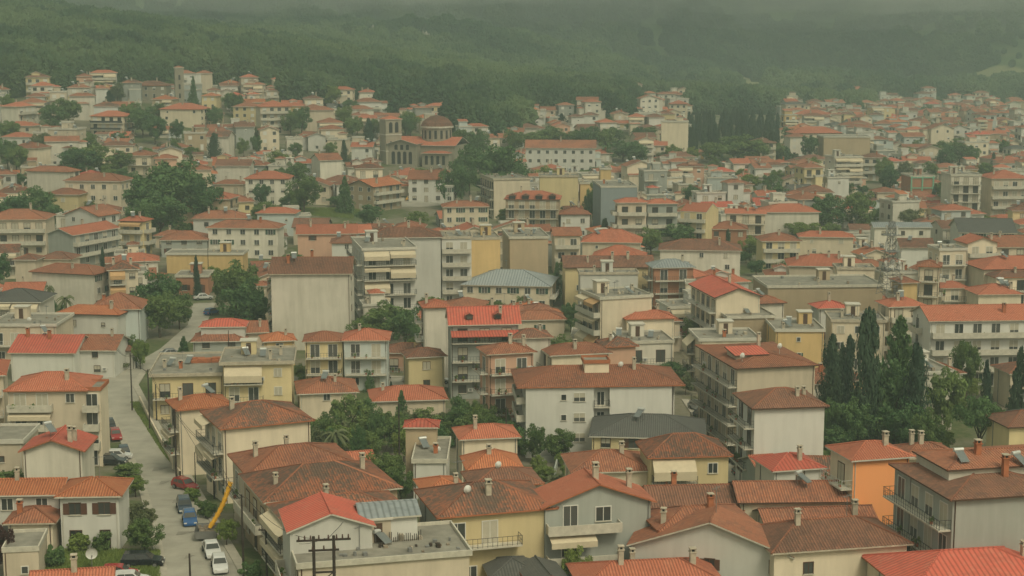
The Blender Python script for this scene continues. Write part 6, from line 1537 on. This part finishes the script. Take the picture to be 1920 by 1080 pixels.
# town trees and garden bushes in the gaps
nt = 0
for k in range(26000):
    y = 170 + (rf.random() ** .8) * 1150; x = rf.uniform(-1, 1) * (y * .335 + 8); p = Vector((x, y, 0))
    if wooded(x, y) : continue
    r = rf.uniform(1.2, 3.6) if y < 420 else rf.uniform(2.4, 5.2); h = r * rf.uniform(1.5, 2.4)
    if overlap(p, r * .7, r * .7, y): continue
    if hides(p, r * 2, r * 2, h, 0): continue
    kind = rf.choices(['broad', 'fresh', 'dark', 'bush', 'olive', 'cypress', 'conifer'], [30, 8, 22, 26, 6, 4, 3])[0]
    if kind == 'bush': r *= .7; h = r * 1.3
    if kind == 'cypress': r *= .45; h = rf.uniform(6, 11)
    tree(kind, 0, 0, 0, 0, pos=(x, y, r * 2, h)); nt += 1
    if nt > 520: break
nb = 0
for k in range(2500):                                               # low shrubs that fill yards near the camera
    y = rf.uniform(160, 330); x = rf.uniform(-1, 1) * (y * .33); r = rf.uniform(.6, 1.5)
    if overlap(Vector((x, y, 0)), r * .8, r * .8, y) or hides(Vector((x, y, 0)), r * 2, r * 2, r * 1.3, 0): continue
    tree(rf.choice(['bush', 'bush', 'bush', 'fresh', 'olive']), 0, 0, 0, 0, pos=(x, y, r * 2, r * rf.uniform(1.3, 2.2))); nb += 1
    if nb > 120: break
print('garden trees', nt, nb)

# ---------------------------------------------------------------- what the picture shows: leave out what is hidden, join the farthest houses
def visible_area():
    W2, H2 = 1920, 1080; ids = np.full((H2, W2), -1, np.int32); L = []
    for i, f_ in enumerate(FOOT): L.append((f_[6], f_[5], ('h', i)))
    for i, t_ in enumerate(TREES): L.append((t_[4], t_[3], ('t', i)))
    L.sort(key=lambda e: -e[0]); area = {}
    for n_, (dd, bb, k) in enumerate(L):
        sx = (bb[2] - bb[0]) * (.0 if k[0] == 'h' else .15)
        x0, x1, y0_, y1_ = int(max(0, bb[0] + sx)), int(min(W2, bb[2] - sx)), int(max(0, bb[1])), int(min(H2, bb[3]))
        if x1 > x0 and y1_ > y0_: ids[y0_:y1_, x0:x1] = n_
    cnt = np.bincount(ids[ids >= 0].ravel(), minlength=len(L))
    return {k: int(cnt[i]) for i, (_, _, k) in enumerate(L)}
def tree_of(o):
    out = [o]
    for c in KIDS.get(o.name, []): out += tree_of(c)
    return out
AREA = visible_area(); KIDS = {}
for o in scene.objects:
    if o.parent: KIDS.setdefault(o.parent.name, []).append(o)
H_ = [t for t in THINGS if t.get('foot') is not None]; T_ = [t for t in THINGS if t.get('tree') is not None]
drop, far_h = [], []
for t in H_: t['area'] = AREA[('h', t['foot'])]
for t in T_: t['area'] = AREA[('t', t['tree'])]
drop = [t for t in H_ + T_ if t['auto'] and t['area'] < (14 if t in H_ else 10)]
houses = sorted([t for t in H_ if t not in drop and t['o']['category'] == 'house'], key=lambda t: -(t['area'] + (1e6 if t['label'] else 0)))
far_h = houses[298:]
def join_far(L):
    V_, F_, MI, UVs, VR, mats = [], [], [], [], [], {}; off = 0; r = random.Random(1)
    LS, LT, VI = [], [], []; loops = 0
    for t in L:
        rr = r.random()
        for c in tree_of(t['o']):
            if c.type != 'MESH': continue
            m = c.matrix_world; me = c.data; n = len(me.vertices); co = np.empty(n * 3); me.vertices.foreach_get('co', co)
            co = co.reshape(-1, 3) @ np.array(m.to_3x3()).T + np.array(m.translation); V_.append(co)
            nl = len(me.loops); vi = np.empty(nl, np.int32); me.loops.foreach_get('vertex_index', vi); VI.append(vi + off)
            npol = len(me.polygons); ls = np.empty(npol, np.int32); me.polygons.foreach_get('loop_start', ls); lt = np.empty(npol, np.int32); me.polygons.foreach_get('loop_total', lt)
            LS.append(ls + loops); LT.append(lt); mi = np.empty(npol, np.int32); me.polygons.foreach_get('material_index', mi)
            mp = np.array([mats.setdefault(x.name, len(mats)) for x in me.materials], np.int32); MI.append(mp[mi])
            uv = np.empty(nl * 2); me.uv_layers[0].data.foreach_get('uv', uv); UVs.append(uv); VR.append(np.full(n, rr)); off += n; loops += nl
    me = bpy.data.meshes.new('distant_houses'); me.vertices.add(off); me.vertices.foreach_set('co', np.concatenate(V_).ravel())
    me.loops.add(loops); me.loops.foreach_set('vertex_index', np.concatenate(VI)); LSc = np.concatenate(LS)
    me.polygons.add(len(LSc)); me.polygons.foreach_set('loop_start', LSc); me.polygons.foreach_set('loop_total', np.concatenate(LT))
    for k in mats: me.materials.append(bpy.data.materials[k])
    me.polygons.foreach_set('material_index', np.concatenate(MI)); u = me.uv_layers.new(name='UVMap'); u.data.foreach_set('uv', np.concatenate(UVs))
    a = me.attributes.new('variety', 'FLOAT', 'POINT'); a.data.foreach_set('value', np.concatenate(VR)); me.update(calc_edges=True)
    tag(link('distant_houses', me), 'smallest houses of the far quarters, packed together in the haze', 'houses', kind='stuff')
bpy.context.view_layer.update()
print('dropped', len(drop), 'joined', len(far_h), 'kept houses', len(houses[:298]), 'blocks', len(H_) - len(houses) - len(drop))
join_far(far_h)
gone = {id(t) for t in drop + far_h}
bpy.data.batch_remove([c for t in drop + far_h for c in tree_of(t['o'])])
THINGS = [t for t in THINGS if id(t) not in gone]

# ---------------------------------------------------------------- forest on the mountain and the left hill: nobody could count it
def forest():
    r = np.random.default_rng(5); pts, sc = [], []
    tries = 0
    occupied = [(f_[0].x, f_[0].y, max(f_[3], f_[4]) + 3) for f_ in FOOT if f_[0].y > 480]
    while len(pts) < 30000 and tries < 120000:
        tries += 1
        y = 480 + 2900 * r.random() ** 1.5; x = (r.random() * 2 - 1) * (y * .36 + 30)
        if y > 1700 and r.random() < .35: continue
        z = gz(x, y)
        if not wooded(x, y) : continue
        px, py = proj(x, y, z)
        if py < -60: continue
        if 1285 < px < 1470 and 215 < py < 300: continue
        clear = mnoise.noise(Vector((x / 130, y / 95, 1.7))) + .35 * mnoise.noise(Vector((x / 40, y / 40, 5)))
        if y > 1050 and clear > (.10 if x > 120 else .24) and r.random() < .88: continue
        if in_meadow(x, y) and r.random() < .93: continue
        if any(abs(x - a) < q and abs(y - b) < q for a, b, q in occupied): continue
        pts.append((x, y, z - .5)); sc.append((1.9 + 6.2 * r.random() ** 2.4) * (1.0 if y < 1500 else 1.3))
    me = bpy.data.meshes.new('forest'); me.from_pydata(pts, [], []); a = me.attributes.new('size', 'FLOAT', 'POINT'); a.data.foreach_set('value', sc)
    me.materials.append(LEAF['forest']); me.update()
    o = link('forest', me); tag(o, 'mixed green forest covering the misty mountainside and hill above the town', 'forest', kind='stuff')
    ng = bpy.data.node_groups.new('forest_trees', 'GeometryNodeTree')
    ng.interface.new_socket('Geometry', in_out='INPUT', socket_type='NodeSocketGeometry'); ng.interface.new_socket('Geometry', in_out='OUTPUT', socket_type='NodeSocketGeometry')
    n, l = ng.nodes, ng.links; gi, go = n.new('NodeGroupInput'), n.new('NodeGroupOutput')
    ico = n.new('GeometryNodeMeshIcoSphere'); ico.inputs['Subdivisions'].default_value = 5; ico.inputs['Radius'].default_value = 1.0
    nz = n.new('ShaderNodeTexNoise'); nz.inputs['Scale'].default_value = 3.2; nz.inputs['Detail'].default_value = 4; nz.inputs['Roughness'].default_value = .75
    ps = n.new('GeometryNodeInputPosition'); l.new(ps.outputs[0], nz.inputs['Vector'])
    sub = n.new('ShaderNodeMath'); sub.operation = 'SUBTRACT'; sub.inputs[1].default_value = .5; l.new(nz.outputs[0], sub.inputs[0])
    mul = n.new('ShaderNodeMath'); mul.operation = 'MULTIPLY'; mul.inputs[1].default_value = 1.5; l.new(sub.outputs[0], mul.inputs[0])
    vs = n.new('ShaderNodeVectorMath'); vs.operation = 'SCALE'; l.new(ps.outputs[0], vs.inputs[0]); l.new(mul.outputs[0], vs.inputs['Scale'])
    sp = n.new('GeometryNodeSetPosition'); l.new(ico.outputs['Mesh'], sp.inputs['Geometry']); l.new(vs.outputs[0], sp.inputs['Offset'])
    tr = n.new('GeometryNodeTransform'); tr.inputs['Translation'].default_value = (0, 0, 1.05); tr.inputs['Scale'].default_value = (1, 1, 1.15); l.new(sp.outputs[0], tr.inputs[0])
    sm_ = n.new('GeometryNodeSetMaterial'); sm_.inputs['Material'].default_value = LEAF['forest']; l.new(tr.outputs[0], sm_.inputs[0])
    ip = n.new('GeometryNodeInstanceOnPoints'); l.new(gi.outputs[0], ip.inputs['Points']); l.new(sm_.outputs[0], ip.inputs['Instance'])
    at = n.new('GeometryNodeInputNamedAttribute'); at.data_type = 'FLOAT'; at.inputs['Name'].default_value = 'size'; l.new(at.outputs[0], ip.inputs['Scale'])
    rv = n.new('FunctionNodeRandomValue'); rv.data_type = 'FLOAT_VECTOR'; rv.inputs[0].default_value = (-.1, -.1, 0); rv.inputs[1].default_value = (.1, .1, 6.28); l.new(rv.outputs[0], ip.inputs['Rotation'])
    l.new(ip.outputs[0], go.inputs[0]); m = o.modifiers.new('trees', 'NODES'); m.node_group = ng
    print('forest trees', len(pts))
forest()
def crags():
    for (px, py, sx, sz, sd) in ((700, 82, 16, 24, 1), (740, 90, 10, 16, 2), (797, 102, 12, 30, 3), (662, 86, 14, 12, 5)):
        P = hit(px, py, 0); bm = bmesh.new(); bmesh.ops.create_icosphere(bm, subdivisions=4, radius=1.0)
        for v in bm.verts: v.co *= 1 + .45 * mnoise.fractal(Vector((v.co.x * 2.5 + sd, v.co.y * 2.5, v.co.z * 1.2)), 1, 2, 4)
        me = bpy.data.meshes.new('cliff'); bm.to_mesh(me); bm.free(); me.materials.append(M['rock'])
        tag(link('cliff', me, None, (P.x, P.y, P.z), scale=(sx * .5, sx * .5, sz * .5)), kind='structure')
crags()
# yard grass in the lower left, verge grass
def grass(name, L, R, n, hgt, seed, label):
    r = np.random.default_rng(seed); mb_v = []; A, Bq = [hit(*p) for p in L], [hit(*p) for p in R]
    for i in range(n):
        t = r.random(); s = r.random(); k = min(int(t * (len(A) - 1)), len(A) - 2); u = t * (len(A) - 1) - k
        p = A[k].lerp(A[k + 1], u).lerp(Bq[k].lerp(Bq[k + 1], u), s); z = gz(p.x, p.y) + .02; a = r.random() * 6.28; w = .05 + .05 * r.random(); hh = hgt * (.5 + r.random())
        dx, dy = math.cos(a) * w, math.sin(a) * w; lx, ly = r.normal() * .1, r.normal() * .1
        mb_v += [(p.x - dx, p.y - dy, z), (p.x + dx, p.y + dy, z), (p.x + lx, p.y + ly, z + hh)]
    me = bpy.data.meshes.new(name); me.from_pydata(mb_v, [], [(3 * i, 3 * i + 1, 3 * i + 2) for i in range(n)]); me.materials.append(LEAF['fresh']); me.update()
    tag(link(name, me), label, 'grass', kind='stuff')
grass('grass', [(80, 1085), (300, 1085)], [(90, 1030), (300, 1035)], 16000, .35, 1, 'rough yellow-green grass in the yard by the black estate car')
grass('grass', [(244, 755), (330, 880)], [(262, 755), (336, 868)], 5000, .3, 2, 'strip of grass along the foot of the street wall')
grass('grass', [(560, 402), (660, 410)], [(560, 390), (680, 392)], 9000, .5, 3, 'pale grassy slope beside the lane')
# the wall at the street's right side
def street_wall():
    pts = [hit(*p) for p in [(262, 752), (285, 800), (312, 850), (338, 895)]]; b = MB()
    for p, q in zip(pts, pts[1:]):
        z0, z1 = gz(p.x, p.y), gz(q.x, q.y); n = (q - p).cross(Vector((0, 0, 1))).normalized() * .12
        b.face([p + n + Vector((0, 0, -1)), q + n + Vector((0, 0, -1)), q + n + Vector((0, 0, .9)), p + n + Vector((0, 0, .9))]); b.face([q - n + Vector((0, 0, -1)), p - n + Vector((0, 0, -1)), p - n + Vector((0, 0, .9)), q - n + Vector((0, 0, .9))])
        b.face([p + n + Vector((0, 0, .9)), q + n + Vector((0, 0, .9)), q - n + Vector((0, 0, .9)), p - n + Vector((0, 0, .9))])
    o = b.build('garden_wall', [WALL['beige']]); register(o, 'wall', 'low beige wall running along the right side of the street', 'wall', None, tuple(pts[1]))
street_wall()

# ---------------------------------------------------------------- mist: the haze over the whole valley and the cloud lying on the mountain
def volume_mat(name, dens, col, an=0.2):
    m = bpy.data.materials.new(name); m.use_nodes = True; nt = m.node_tree; nt.nodes.clear()
    o = nt.nodes.new('ShaderNodeOutputMaterial'); v = nt.nodes.new('ShaderNodeVolumePrincipled'); v.inputs['Color'].default_value = (*col, 1); v.inputs['Density'].default_value = dens
    v.inputs['Anisotropy'].default_value = an; nt.links.new(v.outputs[0], o.inputs['Volume']); return m
b = MB(); b.box(-2600, -260, -12, 2600, 4700, 900); tag(b.build('haze', [volume_mat('valley_haze', HAZE_DENSITY, HAZE_COLOR)]), 'thin pale haze filling the valley', 'haze', kind='stuff')
def cloud(x, y, z, sx, sy, sz, dens, label, seed):
    bm = bmesh.new(); bmesh.ops.create_icosphere(bm, subdivisions=5, radius=1.0)
    for v in bm.verts:
        n = mnoise.fractal(Vector((v.co.x * 2.2 + seed, v.co.y * 2.2, v.co.z * 2.2)), 1, 2, 4); v.co *= 1 + .30 * n
    me = bpy.data.meshes.new('low_cloud'); bm.to_mesh(me); bm.free(); me.materials.append(volume_mat('cloud', dens, (.95, .97, .93), .1))
    tag(link('low_cloud', me, None, (x, y, z), scale=(sx, sy, sz)), label, 'cloud', kind='stuff')
for c in CLOUDS: cloud(*c)

# ---------------------------------------------------------------- labels: each names one thing by its look and its neighbours
def finish_labels():
    LMs = [t for t in THINGS if t['lm']]; used = {}
    for t in THINGS:
        if t['label']: t['o']['label'] = t['label']; used[t['label']] = 1
    buckets = {}
    for t in THINGS:
        if t['label']: continue
        best = None
        for l in LMs:
            dx, dy = t['sx'] - l['sx'], t['sy'] - l['sy']; dd = math.hypot(dx, dy * 1.3)
            if best is None or dd < best[0]: best = (dd, l, dx, dy)
        dd, l, dx, dy = best
        if abs(dx) > abs(dy) * 1.2: rel = 'left of' if dx < 0 else 'right of'
        else: rel = 'behind' if dy < 0 else 'in front of'
        buckets.setdefault((t['desc'], rel, l['lm']), []).append((dd, t))
    O = ['', 'second', 'third', 'fourth', 'fifth', 'sixth', 'seventh', 'eighth', 'ninth', 'tenth']
    for (d, rel, lm), L in buckets.items():
        L.sort(key=lambda q: q[0])
        for i, (_, t) in enumerate(L):
            o_ = (O[i] if i < 10 else f'{i + 1}th') + (' ' if i else '')
            lab = f"{d}, {'the ' + o_ if i else ('nearest ' if len(L) > 1 else '')}{'one ' if i or len(L) > 1 else ''}{rel} the {lm}"
            w = lab.split()
            t['o']['label'] = ' '.join(w[:16])
finish_labels()
print('things', len(THINGS), 'objects', len(scene.objects))
